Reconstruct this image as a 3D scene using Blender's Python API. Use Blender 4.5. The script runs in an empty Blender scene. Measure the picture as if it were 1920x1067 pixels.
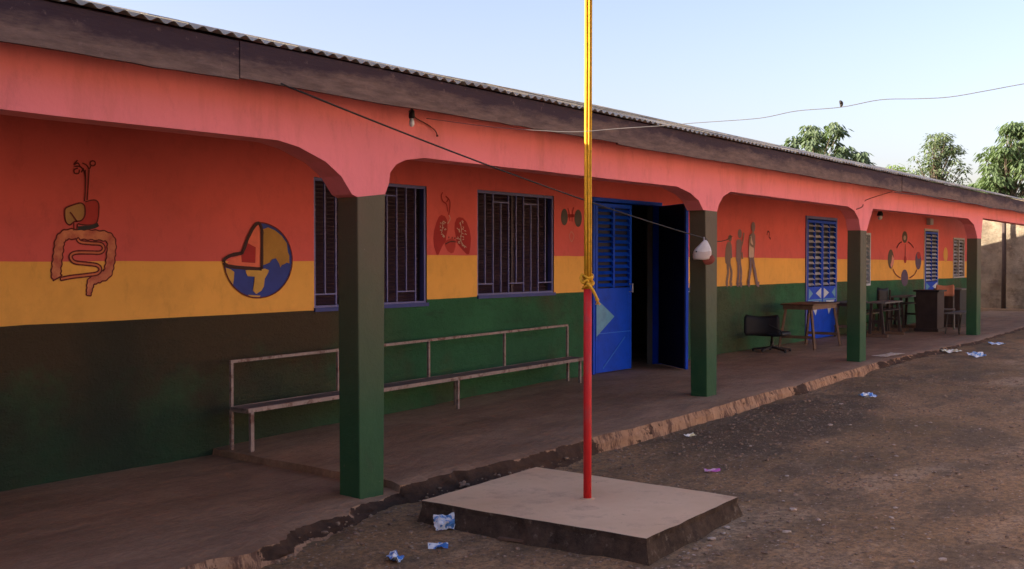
import bpy, bmesh, math, random
from mathutils import Vector, Matrix, Euler, noise

random.seed(11)
scene = bpy.context.scene
col = scene.collection

# ------------------------------------------------------------------ camera
cam_d = bpy.data.cameras.new("camera")
cam = bpy.data.objects.new("camera", cam_d)
col.objects.link(cam)
cam.location = (0, 0, 1.45)
cam.rotation_euler = (math.radians(90 - 1.3122), 0, math.radians(36.3627 - 90))
cam_d.sensor_fit = 'HORIZONTAL'
cam_d.sensor_width = 36.0
cam_d.lens = 36.0 * 2030.0 / 1920.0
cam_d.clip_end = 3000
scene.camera = cam

# ------------------------------------------------------------------ light
SUN_FROM = Vector((-0.75, 0.66, 0.0)).normalized()          # low sun behind the building
SUN_EL = math.radians(18.0)
world = bpy.data.worlds.new("World")
scene.world = world
world.use_nodes = True
wn = world.node_tree
sky = wn.nodes.new('ShaderNodeTexSky')
sky.sky_type = 'NISHITA'
sky.sun_disc = False
sky.sun_elevation = SUN_EL
sky.sun_rotation = math.atan2(SUN_FROM.x, SUN_FROM.y)
sky.altitude = 100
sky.air_density = 1.0
sky.dust_density = 3.2
sky.ozone_density = 2.4
bg = wn.nodes['Background']
bg.inputs['Strength'].default_value = 0.094
wb = wn.nodes.new('ShaderNodeMix'); wb.data_type = 'RGBA'; wb.blend_type = 'MULTIPLY'   # warm white balance of the whole sky
wb.inputs[0].default_value = 1.0
wb.inputs[7].default_value = (1.19, 0.945, 0.95, 1)
wn.links.new(sky.outputs['Color'], wb.inputs[6])
wn.links.new(wb.outputs[2], bg.inputs['Color'])

sun_d = bpy.data.lights.new("sun", 'SUN')
sun_d.energy = 5.0
sun_d.angle = math.radians(0.5)
sun_d.color = (1.0, 0.86, 0.66)
sun = bpy.data.objects.new("sun", sun_d)
col.objects.link(sun)
sd = -(SUN_FROM * math.cos(SUN_EL) + Vector((0, 0, math.sin(SUN_EL))))
sun.rotation_euler = sd.to_track_quat('-Z', 'Y').to_euler()
sun.location = (-10, 20, 15)

scene.view_settings.view_transform = 'Standard'
scene.view_settings.look = 'None'
scene.view_settings.gamma = 1.0
scene.view_settings.exposure = 2.0
scene.render.engine = 'CYCLES'
scene.cycles.max_bounces = 8
scene.cycles.diffuse_bounces = 5

# ------------------------------------------------------------------ helpers
W = {}            # world origin of every object that parents others


def tag(o, label=None, cat=None, group=None, kind=None):
    if label: o['label'] = label
    if cat: o['category'] = cat
    if group: o['group'] = group
    if kind: o['kind'] = kind
    return o


def empty(name, loc=(0, 0, 0)):
    o = bpy.data.objects.new(name, None)
    o.empty_display_size = 0.2
    o.location = loc
    col.objects.link(o)
    W[o.name] = Vector(loc)
    return o


class MB:
    def __init__(self):
        self.v = []; self.f = []; self.m = []

    def add(self, vs, fs, mi=0):
        b = len(self.v)
        self.v.extend([tuple(p) for p in vs])
        for f in fs:
            self.f.append([i + b for i in f]); self.m.append(mi)
        return self

    def box(self, x0, x1, y0, y1, z0, z1, mi=0):
        vs = [(x, y, z) for z in (z0, z1) for y in (y0, y1) for x in (x0, x1)]
        fs = [(0, 2, 3, 1), (4, 5, 7, 6), (0, 1, 5, 4), (2, 6, 7, 3), (0, 4, 6, 2), (1, 3, 7, 5)]
        return self.add(vs, fs, mi)

    def obox(self, c, s, rot=(0, 0, 0), mi=0):
        R = Euler(rot).to_matrix()
        c = Vector(c)
        vs = [c + R @ Vector((x * s[0] / 2, y * s[1] / 2, z * s[2] / 2)) for z in (-1, 1) for y in (-1, 1) for x in (-1, 1)]
        fs = [(0, 2, 3, 1), (4, 5, 7, 6), (0, 1, 5, 4), (2, 6, 7, 3), (0, 4, 6, 2), (1, 3, 7, 5)]
        return self.add(vs, fs, mi)

    def bar(self, a, b, w, d, mi=0):
        """square-section bar from a to b"""
        a = Vector(a); b = Vector(b); t = (b - a).normalized()
        s = t.cross(Vector((0, 0, 1)))
        if s.length < 1e-3: s = Vector((1, 0, 0))
        s.normalize(); u = s.cross(t).normalized()
        vs = []
        for p in (a, b):
            for i, j in ((-1, -1), (1, -1), (1, 1), (-1, 1)):
                vs.append(p + s * i * w / 2 + u * j * d / 2)
        fs = [(0, 1, 2, 3), (7, 6, 5, 4)] + [(i, i + 4, (i + 1) % 4 + 4, (i + 1) % 4) for i in range(4)]
        return self.add(vs, fs, mi)

    def tube(self, path, r, seg=8, mi=0, cap=True):
        path = [Vector(p) for p in path]
        n = len(path)
        rr = r if isinstance(r, (list, tuple)) else [r] * n
        vs = []; prev = None
        for i, p in enumerate(path):
            t = (path[min(i + 1, n - 1)] - path[max(i - 1, 0)])
            if t.length < 1e-9: t = Vector((0, 0, 1))
            t.normalize()
            if prev is None:
                s = t.cross(Vector((0, 0, 1)))
                if s.length < 1e-2: s = t.cross(Vector((1, 0, 0)))
            else:
                s = prev - t * prev.dot(t)
                if s.length < 1e-4: s = t.cross(Vector((0, 1, 0)))
            s.normalize(); prev = s; u = t.cross(s)
            for k in range(seg):
                a = 2 * math.pi * k / seg
                vs.append(p + (s * math.cos(a) + u * math.sin(a)) * rr[i])
        fs = []
        for i in range(n - 1):
            for k in range(seg):
                k2 = (k + 1) % seg
                fs.append((i * seg + k, i * seg + k2, (i + 1) * seg + k2, (i + 1) * seg + k))
        if cap:
            fs.append(tuple(range(seg - 1, -1, -1)))
            fs.append(tuple((n - 1) * seg + k for k in range(seg)))
        return self.add(vs, fs, mi)

    def prism_xz(self, poly, y0, y1, mi=0):
        """outline in X-Z extruded along Y (y0 is the front)"""
        n = len(poly)
        vs = [(x, y0, z) for x, z in poly] + [(x, y1, z) for x, z in poly]
        fs = [tuple(range(n)), tuple(range(2 * n - 1, n - 1, -1))]
        fs += [(i, i + n, (i + 1) % n + n, (i + 1) % n) for i in range(n)]
        return self.add(vs, fs, mi)

    def mesh(self, name, mats, off=Vector((0, 0, 0)), smooth=False):
        me = bpy.data.meshes.new(name)
        me.from_pydata([Vector(p) - off for p in self.v], [], self.f)
        for m in mats: me.materials.append(m)
        if len(mats) > 1: me.polygons.foreach_set('material_index', self.m)
        if smooth: me.polygons.foreach_set('use_smooth', [True] * len(me.polygons))
        me.validate(); me.update()
        bm = bmesh.new(); bm.from_mesh(me)
        bmesh.ops.recalc_face_normals(bm, faces=bm.faces)
        bm.to_mesh(me); bm.free()
        return me

    def build(self, name, mats, parent=None, origin=None, smooth=False, bevel=0):
        if not isinstance(mats, (list, tuple)): mats = [mats]
        if origin is None:
            xs = [p[0] for p in self.v]; ys = [p[1] for p in self.v]; zs = [p[2] for p in self.v]
            origin = Vector(((min(xs) + max(xs)) / 2, (min(ys) + max(ys)) / 2, min(zs)))
        origin = Vector(origin)
        me = self.mesh(name, mats, origin, smooth)
        o = bpy.data.objects.new(name, me)
        col.objects.link(o)
        W[o.name] = origin
        if parent is not None:
            o.parent = parent
            o.location = origin - W[parent.name]
        else:
            o.location = origin
        if bevel:
            b = o.modifiers.new('bevel', 'BEVEL'); b.width = bevel; b.segments = 2; b.limit_method = 'ANGLE'
        return o


def inst(src, loc, parent, name=None, rot=None):
    """a further object that shares src's mesh, its origin at world point loc"""
    o = bpy.data.objects.new(name or src.name.split('.')[0], src.data)
    col.objects.link(o)
    o.parent = parent
    o.location = Vector(loc) - (W[parent.name] if parent else Vector((0, 0, 0)))
    if rot: o.rotation_euler = rot
    W[o.name] = Vector(loc)
    return o


def copy_tree(o, parent=None):
    c = o.copy(); col.objects.link(c); c.parent = parent
    for ch in o.children: copy_tree(ch, c)
    return c


def N(x, y=0.0, z=0.0):
    return noise.noise(Vector((x, y, z)))


def fbm(x, y=0.0, z=0.0, o=4):
    return noise.fractal(Vector((x, y, z)), 1.0, 2.0, o)


def lerp(xs, x):
    """piecewise linear table"""
    if x <= xs[0][0]: return xs[0][1]
    for (a, va), (b, vb) in zip(xs, xs[1:]):
        if x <= b: return va + (vb - va) * (x - a) / (b - a)
    return xs[-1][1]


def crv(pts, k=6):
    """Catmull-Rom resample"""
    P = [Vector(p) for p in pts]
    if len(P) < 3: return [p.copy() for p in P]
    out = []
    for i in range(len(P) - 1):
        p0 = P[max(i - 1, 0)]; p1 = P[i]; p2 = P[i + 1]; p3 = P[min(i + 2, len(P) - 1)]
        for j in range(k):
            t = j / k
            out.append(0.5 * ((2 * p1) + (p2 - p0) * t + (2 * p0 - 5 * p1 + 4 * p2 - p3) * t * t + (3 * p1 - p0 - 3 * p2 + p3) * t ** 3))
    out.append(P[-1].copy())
    return out


# ------------------------------------------------------------------ materials
class NT:
    def __init__(self, name):
        self.mat = bpy.data.materials.new(name)
        self.mat.use_nodes = True
        self.t = self.mat.node_tree
        self.b = self.t.nodes['Principled BSDF']
        g = self.t.nodes.new('ShaderNodeNewGeometry')
        self.pos = g.outputs['Position']

    def link(self, a, b): self.t.links.new(a, b)

    def n(self, typ, **kw):
        nd = self.t.nodes.new(typ)
        for k, v in kw.items(): setattr(nd, k, v)
        return nd

    def mapping(self, scale):
        m = self.n('ShaderNodeMapping'); m.inputs['Scale'].default_value = scale
        self.link(self.pos, m.inputs['Vector']); return m.outputs['Vector']

    def noise(self, scale, detail=5, rough=.6, stretch=None, dist=0):
        nd = self.n('ShaderNodeTexNoise')
        nd.inputs['Scale'].default_value = scale
        nd.inputs['Detail'].default_value = detail
        nd.inputs['Roughness'].default_value = rough
        nd.inputs['Distortion'].default_value = dist
        self.link(self.mapping(stretch) if stretch else self.pos, nd.inputs['Vector'])
        return nd.outputs['Fac']

    def vor(self, scale, feature='F1', stretch=None, out='Distance'):
        nd = self.n('ShaderNodeTexVoronoi', feature=feature)
        nd.inputs['Scale'].default_value = scale
        self.link(self.mapping(stretch) if stretch else self.pos, nd.inputs['Vector'])
        return nd.outputs[out]

    def ramp(self, fac, a, b, va=0., vb=1.):
        r = self.n('ShaderNodeMapRange'); r.clamp = True
        r.inputs['From Min'].default_value = a; r.inputs['From Max'].default_value = b
        r.inputs['To Min'].default_value = va; r.inputs['To Max'].default_value = vb
        self.link(fac, r.inputs['Value']); return r.outputs['Result']

    def math(self, op, a, b):
        m = self.n('ShaderNodeMath', operation=op)
        for i, x in enumerate((a, b)):
            if isinstance(x, (int, float)): m.inputs[i].default_value = x
            else: self.link(x, m.inputs[i])
        return m.outputs[0]

    def mix(self, fac, a, b, mode='MIX'):
        m = self.n('ShaderNodeMix', data_type='RGBA', blend_type=mode)
        if isinstance(fac, (int, float)): m.inputs[0].default_value = fac
        else: self.link(fac, m.inputs[0])
        for i, x in ((6, a), (7, b)):
            if isinstance(x, (tuple, list)): m.inputs[i].default_value = (*x, 1)
            else: self.link(x, m.inputs[i])
        return m.outputs[2]

    def xyz(self):
        s = self.n('ShaderNodeSeparateXYZ'); self.link(self.pos, s.inputs[0]); return s.outputs

    def bump(self, h, strength=.5, dist=.01, prev=None):
        b = self.n('ShaderNodeBump'); b.inputs['Strength'].default_value = strength
        b.inputs['Distance'].default_value = dist
        self.link(h, b.inputs['Height'])
        if prev is not None: self.link(prev, b.inputs['Normal'])
        return b.outputs['Normal']

    def done(self, c, rough=.8, normal=None, spec=.35, metal=0.):
        if isinstance(c, (tuple, list)): self.b.inputs['Base Color'].default_value = (*c, 1)
        else: self.link(c, self.b.inputs['Base Color'])
        if isinstance(rough, (int, float)): self.b.inputs['Roughness'].default_value = rough
        else: self.link(rough, self.b.inputs['Roughness'])
        self.b.inputs['Specular IOR Level'].default_value = spec
        self.b.inputs['Metallic'].default_value = metal
        if normal is not None: self.link(normal, self.b.inputs['Normal'])
        return self.mat


def sc(c, k): return tuple(min(1, x * k) for x in c)


M = {}


def paint(name, c, rough=.75, var=.12, vs=2.0, dirt=None, damt=.35, ds=5.0, bump=.25, bs=60, stretch=None, spec=.3, metal=0., chip=False):
    t = NT(name)
    k = t.mix(t.ramp(t.noise(vs, 6, .65), .3, .7), sc(c, 1 - var), sc(c, 1 + var))
    if dirt:
        k = t.mix(t.ramp(t.noise(ds, 8, .7, stretch), .5, .72, 0, damt), k, dirt)
    if chip:
        cf = t.math('MULTIPLY', t.ramp(t.noise(11, 9, .8), .665, .68), t.ramp(t.noise(.9, 3, .5), .5, .62))
        k = t.mix(cf, k, (0.30, .23, .18))
        ve = t.n('ShaderNodeTexVoronoi', feature='DISTANCE_TO_EDGE'); ve.inputs['Scale'].default_value = .8
        nz = t.n('ShaderNodeTexNoise'); nz.inputs['Scale'].default_value = 2.4; nz.inputs['Detail'].default_value = 6
        t.link(t.pos, nz.inputs['Vector'])
        t.link(t.mix(.22, t.pos, nz.outputs['Color']), ve.inputs['Vector'])
        ck = t.math('MULTIPLY', t.ramp(ve.outputs['Distance'], .0010, .0035, .35, 0), t.ramp(t.noise(.8, 3, .5), .60, .66))
        k = t.mix(ck, k, sc(c, .35))                      # hairline cracks
        k = t.mix(t.ramp(t.noise(7, 9, .78, (1, 1, .45)), .54, .70, 0, .32), k, sc(c, .55))   # grime
    nb = t.bump(t.noise(bs, 4, .6), bump, .004)
    if chip: nb = t.bump(t.noise(3.5, 7, .65), .35, .02, nb)
    M[name] = t.done(k, rough, nb, spec, metal)
    return M[name]


RED = (0.66, 0.104, 0.092)
YEL = (0.82, 0.40, 0.075)
GRN = (0.055, 0.16, 0.075)
paint('wall_red', RED, .7, .07, 1.2, sc(RED, .55), .30, 3.0, .18, 45, chip=True)
paint('beam_pink', (0.82, 0.215, 0.232), .75, .06, 1.0, (0.56, .15, .13), .5, 3.4, .3, 40, (1, 1, .22), chip=True)
paint('wall_yellow', YEL, .7, .08, 1.3, sc(YEL, .6), .3, 3.0, .18, 45, chip=True)

# green dado: rough, dirty plaster under faded paint
t = NT('wall_green')
k = t.mix(t.ramp(t.noise(1.6, 6, .6), .32, .68), (0.013, .085, .034), (0.026, .135, .055))
X = t.xyz()
k = t.mix(t.ramp(t.noise(.55, 5, .6, (1, 1, 1.1)), .47, .60, 0, .6), k, (0.070, .045, .022))
dust = t.math('ADD', t.ramp(X[2], -.2, 1.0, .12, .60), t.noise(1.7, 6, .65))       # splash-back dust rubbed into the first bay
k = t.mix(t.math('MULTIPLY', t.ramp(dust, .62, .95), t.ramp(X[0], 7.0, 8.2, .95, .02)), k, (0.060, .036, .018))
ds = t.math('ADD', t.math('ABSOLUTE', t.math('SUBTRACT', X[0], 4.82), 0), t.ramp(t.noise(2.2, 5, .6), .3, .7, -.14, .14))
low = t.math('MULTIPLY', t.ramp(t.math('ADD', X[2], t.ramp(t.noise(1.9, 6, .7), .3, .7, -.25, .25)), .15, .75, .75, 0), t.ramp(X[0], 6.4, 8.0, 1, .25))
k = t.mix(low, k, (0.012, .026, .015))                                            # darker towards the floor, strongest in the first bay
k = t.mix(t.ramp(ds, .08, .42, .5, 0), k, (0.010, .020, .014))                   # damp patch
k = t.mix(t.ramp(t.noise(5, 8, .75, (.5, 1, 1.4)), .55, .75, 0, .6), k, (0.018, .030, .018))
n1 = t.bump(t.noise(7, 9, .74, (.7, 1, 1.3)), .85, .05)
n2 = t.bump(t.noise(45, 5, .6), .6, .009, n1)
M['wall_green'] = t.done(k, .75, n2, .3)

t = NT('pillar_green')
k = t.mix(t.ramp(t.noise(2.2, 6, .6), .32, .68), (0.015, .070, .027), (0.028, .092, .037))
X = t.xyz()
k = t.mix(t.math('MULTIPLY', t.ramp(X[2], .35, 1.5), t.ramp(t.noise(1.4, 4, .6), .25, .6, .7, .98)), k, (0.115, .080, .048))   # browner, greyer tone mixed in higher up
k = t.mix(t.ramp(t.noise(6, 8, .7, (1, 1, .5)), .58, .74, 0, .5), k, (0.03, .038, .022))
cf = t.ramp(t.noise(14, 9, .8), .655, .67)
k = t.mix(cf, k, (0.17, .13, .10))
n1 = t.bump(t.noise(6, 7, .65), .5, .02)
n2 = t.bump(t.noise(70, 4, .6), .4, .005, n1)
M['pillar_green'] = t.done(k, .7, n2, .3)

# weathered fascia timber
t = NT('fascia_wood')
st = (0.5, 1, 3)
k = t.mix(t.ramp(t.noise(9, 8, .7, st), .3, .72), (0.085, .053, .045), (0.21, .135, .108))
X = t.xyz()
low_pale = t.math('ADD', t.ramp(X[2], 2.46, 2.62, .20, -.17), t.noise(1.3, 8, .72, (.7, 1, 2.5)))   # darker towards the top, blotchy and paler along the lower edge
k = t.mix(t.ramp(low_pale, .40, .58, .92, 0), k, (0.036, .020, .029))
k = t.mix(t.ramp(t.noise(14, 6, .7), .62, .74, 0, .7), k, (0.20, .13, .11))
n1 = t.bump(t.noise(22, 8, .7, (.4, 1, 3)), .5, .008)
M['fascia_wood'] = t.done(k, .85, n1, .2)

t = NT('roof_metal')
k = t.mix(t.ramp(t.noise(1.1, 6, .65), .35, .65), (0.42, .39, .34), (0.30, .26, .21))
k = t.mix(t.ramp(t.noise(3, 8, .7, (2, .4, 1)), .55, .7, 0, .8), k, (0.20, .11, .065))
M['roof_metal'] = t.done(k, .5, t.bump(t.noise(30, 4), .2, .003), .5, .15)

# trodden cement floor
t = NT('cement_floor')
k = t.mix(t.ramp(t.noise(.9, 7, .65, (.5, 1.2, 1)), .32, .68), (0.22, .127, .077), (0.43, .268, .168))
k = t.mix(t.ramp(t.noise(4, 8, .7, (.35, 1.5, 1)), .45, .75, 0, .55), k, (0.105, .064, .040))
k = t.mix(t.ramp(t.noise(2.3, 8, .75), .60, .72, 0, .7), k, (0.24, .125, .075))
n1 = t.bump(t.noise(6, 8, .72, (.5, 1.5, 1)), .8, .03)
k = t.mix(t.ramp(t.noise(26, 8, .8, (.5, 1.4, 1)), .42, .64, 0, .5), k, (0.13, .082, .055))
k = t.mix(t.ramp(t.noise(60, 4, .8), .60, .70, 0, .4), k, (0.46, .31, .21))
n2 = t.bump(t.noise(70, 5, .75), .5, .005, n1)
M['cement_floor'] = t.done(k, t.ramp(t.noise(3, 5), .3, .7, .55, .85), n2, .35)

# plinth face: tan render that has fallen off in places
t = NT('plinth_face')
att = t.n('ShaderNodeAttribute', attribute_name='erosion')
soil = t.mix(t.ramp(t.noise(6, 8, .7), .3, .7), (0.042, .025, .018), (0.10, .058, .039))
plas = t.mix(t.ramp(t.noise(5, 8, .7), .3, .7), (0.33, .19, .115), (0.52, .32, .20))
plas = t.mix(t.ramp(t.noise(7, 9, .78, (1.8, 1, .5)), .48, .58, 0, .85), plas, (0.10, .055, .045))
er = t.math('ADD', att.outputs['Fac'], t.ramp(t.noise(4.5, 7, .7), .3, .7, -.62, .5))
k = t.mix(t.ramp(er, .47, .55), plas, soil)
n1 = t.bump(t.noise(14, 8, .75), .9, .03)
M['plinth_face'] = t.done(k, .92, n1, .15)

# bare yard
t = NT('yard_soil')
X = t.xyz()
k = t.mix(t.ramp(t.noise(.45, 9, .66), .40, .60), (0.255, .155, .072), (0.450, .262, .130))
k = t.mix(t.ramp(t.noise(1.1, 9, .72, (1, 1.6, 1)), .47, .58, 0, .75), k, (0.170, .118, .070))
k = t.mix(t.ramp(t.noise(.8, 7, .66, (.7, 1.4, 1)), .55, .66, 0, .65), k, (0.56, .375, .225))
# dark grit washed out below the veranda edge
dx = t.math('MULTIPLY', t.math('SUBTRACT', X[0], 10.2), .30); dy = t.math('MULTIPLY', t.math('SUBTRACT', X[1], 4.15), 1.15)
rr = t.math('ADD', t.math('SQRT', t.math('ADD', t.math('MULTIPLY', dx, dx), t.math('MULTIPLY', dy, dy)), 0), t.ramp(t.noise(1.4, 8, .7), .25, .75, -.55, .55))
k = t.mix(t.ramp(rr, .35, .95, .85, 0), k, (0.115, .080, .050))
k = t.mix(t.ramp(t.noise(13, 9, .78), .50, .66, 0, .65), k, (0.115, .080, .058))
k = t.mix(t.ramp(t.noise(34, 6, .75), .60, .72, 0, .5), k, (0.40, .29, .215))
def pebbles(sc_, thr, lo, hi, k):
    v = t.n('ShaderNodeTexVoronoi', feature='F1'); v.inputs['Scale'].default_value = sc_
    t.link(t.pos, v.inputs['Vector'])
    sp = t.n('ShaderNodeSeparateColor'); t.link(v.outputs['Color'], sp.inputs[0])
    m = t.math('MULTIPLY', t.ramp(v.outputs['Distance'], .22, .36, 1, 0), t.ramp(sp.outputs[0], thr, thr + .02))
    return t.mix(m, k, t.mix(sp.outputs[1], lo, hi)), m
k = t.mix(t.ramp(t.noise(24, 8, .8), .46, .58, 0, .65), k, (0.110, .075, .050))
k = t.mix(t.ramp(t.noise(11, 9, .8, (1, 1.6, 1)), .56, .66, 0, .6), k, (0.50, .34, .21))
k, m1 = pebbles(34, .80, (0.09, .065, .050), (0.55, .42, .32), k)
k, m2 = pebbles(75, .62, (0.10, .07, .055), (0.42, .30, .22), k)
n1 = t.bump(t.noise(7, 9, .74), .6, .05)
n2 = t.bump(t.noise(60, 5, .75), .6, .010, n1)
n2 = t.bump(m1, .7, .010, n2)
n2 = t.bump(m2, .6, .005, n2)
M['yard_soil'] = t.done(k, .95, n2, .12)

t = NT('pad_cement')
k = t.mix(t.ramp(t.noise(1.6, 8, .65), .3, .7), (0.57, .372, .220), (0.75, .525, .335))
k = t.mix(t.ramp(t.noise(3.2, 9, .75), .52, .68, 0, .6), k, (0.33, .19, .125))
k = t.mix(t.ramp(t.noise(16, 7, .8), .64, .70, 0, .7), k, (0.16, .095, .07))
n1 = t.bump(t.noise(60, 5, .7), .35, .004)
M['pad_cement'] = t.done(k, .85, t.bump(t.noise(5, 6), .25, .012, n1), .25)
t = NT('pad_side')
k = t.mix(t.ramp(t.noise(8, 8, .7), .35, .65), (0.05, .036, .028), (0.12, .082, .06))
k = t.mix(t.ramp(t.noise(17, 6, .7), .57, .68, 0, .8), k, (0.22, .18, .14))
M['pad_side'] = t.done(k, .95, t.bump(t.noise(18, 8, .75), 1.0, .03), .1)

t = NT('compound_plaster')
k = t.mix(t.ramp(t.noise(.8, 8, .7), .35, .65), (0.14, .120, .095), (0.32, .265, .195))
k = t.mix(t.ramp(t.noise(2.4, 9, .75), .48, .62, 0, .75), k, (0.11, .082, .06))
M['compound_plaster'] = t.done(k, .9, t.bump(t.noise(5, 9, .75), .8, .05), .15)

paint('sill_blue', (0.02, .035, .20), .5, .12, 5, (0.02, .02, .06), .5, 9)
paint('blue_paint', (0.003, .058, .54), .5, .12, 3, (0.002, .02, .22), .5, 4, .2, 30, spec=.15)
paint('blue_mid', (0.02, .14, .62), .45, .12, 5)
paint('blue_light', (0.08, .28, .45), .45, .12, 5, (0.03, .1, .25), .5, 8, .2, 30, spec=.5)
paint('blue_white', (0.50, .55, .62), .45, .12, 5, (0.1, .2, .4), .5, 8, .2, 30, spec=.5)
paint('bar_blue', (0.075, .080, .29), .45, .15, 5, (0.06, .04, .06), .5, 9, .1, 40, spec=.5)
paint('shutter_dark', (0.050, .028, .048), .55, .25, 5, (0.10, .06, .05), .5, 6, .2, 40)
paint('slat_sky_pale', (0.42, .42, .45), .35, .15, 8, (0.12, .12, .18), .6, 12, .1, 40, spec=.6)  # blue slats coloured pale, their sky reflection put into the base colour
paint('frame_grey', (0.40, .38, .38), .6, .1, 5)
paint('bounce_wash', (0.74, .58, .42), .9, .12, 1.2, (0.4, .3, .2), .4, 2.0, .3, 30)  # pale coat for the added wall that bounces sun onto the facade
paint('interior', (0.16, .14, .12), .9, .1, 2)
paint('pole_red', (0.60, .022, .024), .6, .14, 6, (0.22, .10, .095), .6, 16, .3, 60, (1, 1, .3), .3)
paint('pole_yellow', (0.80, .47, .03), .75, .1, 6, (0.5, .22, .04), .4, 9, .3, 60, (1, 1, .3), .15)
paint('rope_yellow', (0.76, .40, .025), .75, .15, 20, (0.25, .09, .02), .6, 30, .5, 250)
paint('metal_dark', (0.06, .05, .045), .6, .2, 8, metal=.4)
paint('rust', (0.16, .07, .04), .85, .2, 12)
t = NT('bench_paint')
k = t.mix(t.ramp(t.noise(7, 6, .7), .3, .7), (0.20, .145, .13), (0.36, .275, .255))
k = t.mix(t.ramp(t.noise(9, 8, .75), .50, .60, 0, .9), k, (0.13, .06, .045))
M['bench_paint'] = t.done(k, .6, t.bump(t.noise(60, 4), .3, .003), .3)
t = NT('bench_wood')
k = t.mix(t.ramp(t.noise(10, 8, .7, (.3, 3, 1)), .3, .7), (0.10, .075, .07), (0.25, .19, .175))
M['bench_wood'] = t.done(k, .8, t.bump(t.noise(20, 6, .7, (.3, 5, 1)), .4, .006), .2)
paint('desk_wood', (0.09, .048, .034), .6, .3, 9, (0.07, .04, .03), .6, 6, .3, 40, (.4, 3, 3))
paint('desk_pale', (0.16, .095, .065), .65, .25, 12, (0.12, .07, .05), .5, 8, .3, 40)
paint('desk_grey', (0.15, .145, .14), .7, .2, 9, (0.06, .05, .05), .5, 6, .3, 40)
paint('chair_black', (0.012, .013, .018), .55, .2, 9)
paint('dark_timber', (0.045, .03, .027), .7, .25, 7)
paint('orange_back', (0.55, .22, .13), .65, .15, 9)
paint('cap_white', (0.72, .68, .66), .85, .06, 14, (0.5, .42, .38), .4, 10, .5, 160)
paint('cap_band', (0.58, .47, .42), .85, .06, 14, bump=.5, bs=160)
paint('cap_brim', (0.24, .055, .04), .8, .12, 14, bump=.4, bs=120)
paint('wire_black', (0.02, .017, .016), .6, .1, 9)
paint('wire_pale', (0.06, .055, .06), .6, .15, 9)
paint('cord_brown', (0.16, .05, .04), .8, .15, 9)
paint('bulb_glass', (0.70, .68, .66), .18, .04, 9, bump=0, spec=.6)
paint('box_grey', (0.36, .34, .36), .6, .1, 9)
paint('stone', (0.42, .335, .27), .9, .25, 25, (0.16, .11, .09), .5, 30, .6, 60)
paint('gravel', (0.24, .165, .115), .95, .6, 30, (0.08, .054, .042), .8, 12, .6, 60)
paint('door_inner', (0.006, .009, .035), .6, .2, 5)
paint('bark', (0.11, .09, .07), .9, .25, 6, (0.07, .055, .04), .6, 8, .8, 20, (1, 1, .3))


def leaf_mat(name, a, b, tr):
    t = NT(name)
    k = t.mix(t.ramp(t.noise(1.3, 5, .7), .3, .7), a, b)
    t.b.inputs['Subsurface Weight'].default_value = 0
    m = t.done(k, .5, None, .4)
    tl = t.n('ShaderNodeBsdfTranslucent'); t.link(t.mix(1.0, k, tr, 'MULTIPLY'), tl.inputs['Color'])
    ms = t.n('ShaderNodeMixShader'); ms.inputs[0].default_value = .35
    t.link(t.b.outputs[0], ms.inputs[1]); t.link(tl.outputs[0], ms.inputs[2])
    t.link(ms.outputs[0], t.t.nodes['Material Output'].inputs['Surface'])
    M[name] = m


leaf_mat('leaf_a', (0.075, .115, .07), (0.12, .165, .10), (1.2, 1.4, .6))  # distance haze put into these paler, greyer leaf greens
leaf_mat('leaf_b', (0.11, .155, .09), (0.16, .21, .125), (1.2, 1.4, .7))
leaf_mat('leaf_c', (0.075, .12, .06), (0.12, .175, .085), (1.2, 1.4, .5))
leaf_mat('leaf_d', (0.12, .20, .04), (0.19, .27, .07), (1.3, 1.4, .5))

for nm, c in dict(m_tan=(.42, .22, .075), m_red=(.42, .035, .03), m_flesh=(.62, .19, .10), m_flesh2=(.60, .16, .07), m_line=(.13, .012, .012),
                  m_dark=(.03, .028, .03), m_dark2=(.10, .02, .018), m_blue=(.03, .05, .27), m_coral=(.74, .16, .09), m_dred=(.36, .018, .02),
                  m_brown=(.40, .20, .035), m_tanb=(.60, .34, .07), m_black=(.045, .012, .012), m_pale=(.55, .36, .30), m_kid=(.075, .06, .055),
                  m_pink=(.60, .24, .20), m_fig=(.21, .135, .11), m_fig2=(.21, .135, .145), m_shirt=(.58, .40, .33), m_olive=(.11, .07, .045),
                  m_purple=(.10, .06, .11), m_pale2=(.34, .24, .20), m_yel=(.72, .36, .075)).items():
    paint(nm, c, .7, .14, 6, sc(c, .6), .3, 8, .15, 60)
t = NT('m_flesh'); k = t.mix(t.ramp(t.noise(8, 5, .7), .35, .65), (.42, .07, .05), (.66, .24, .11)); M['m_flesh'] = t.done(k, .7)


def sachet_mat(name, blue, white):
    t = NT(name)
    tc = t.n('ShaderNodeTexCoord')
    nz = t.n('ShaderNodeTexNoise'); nz.inputs['Scale'].default_value = 26; nz.inputs['Detail'].default_value = 3
    t.link(tc.outputs['Object'], nz.inputs['Vector'])
    k = t.mix(t.ramp(nz.outputs['Fac'], .48, .54), white, blue)
    M[name] = t.done(k, .35, None, .5)


sachet_mat('sachet_blue', (.04, .17, .52), (.62, .68, .76))
sachet_mat('sachet_white', (.10, .27, .60), (.72, .74, .78))
sachet_mat('sachet_pink', (.45, .10, .38), (.50, .30, .45))
sachet_mat('sachet_yellow', (.55, .50, .28), (.72, .70, .66))

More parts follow.
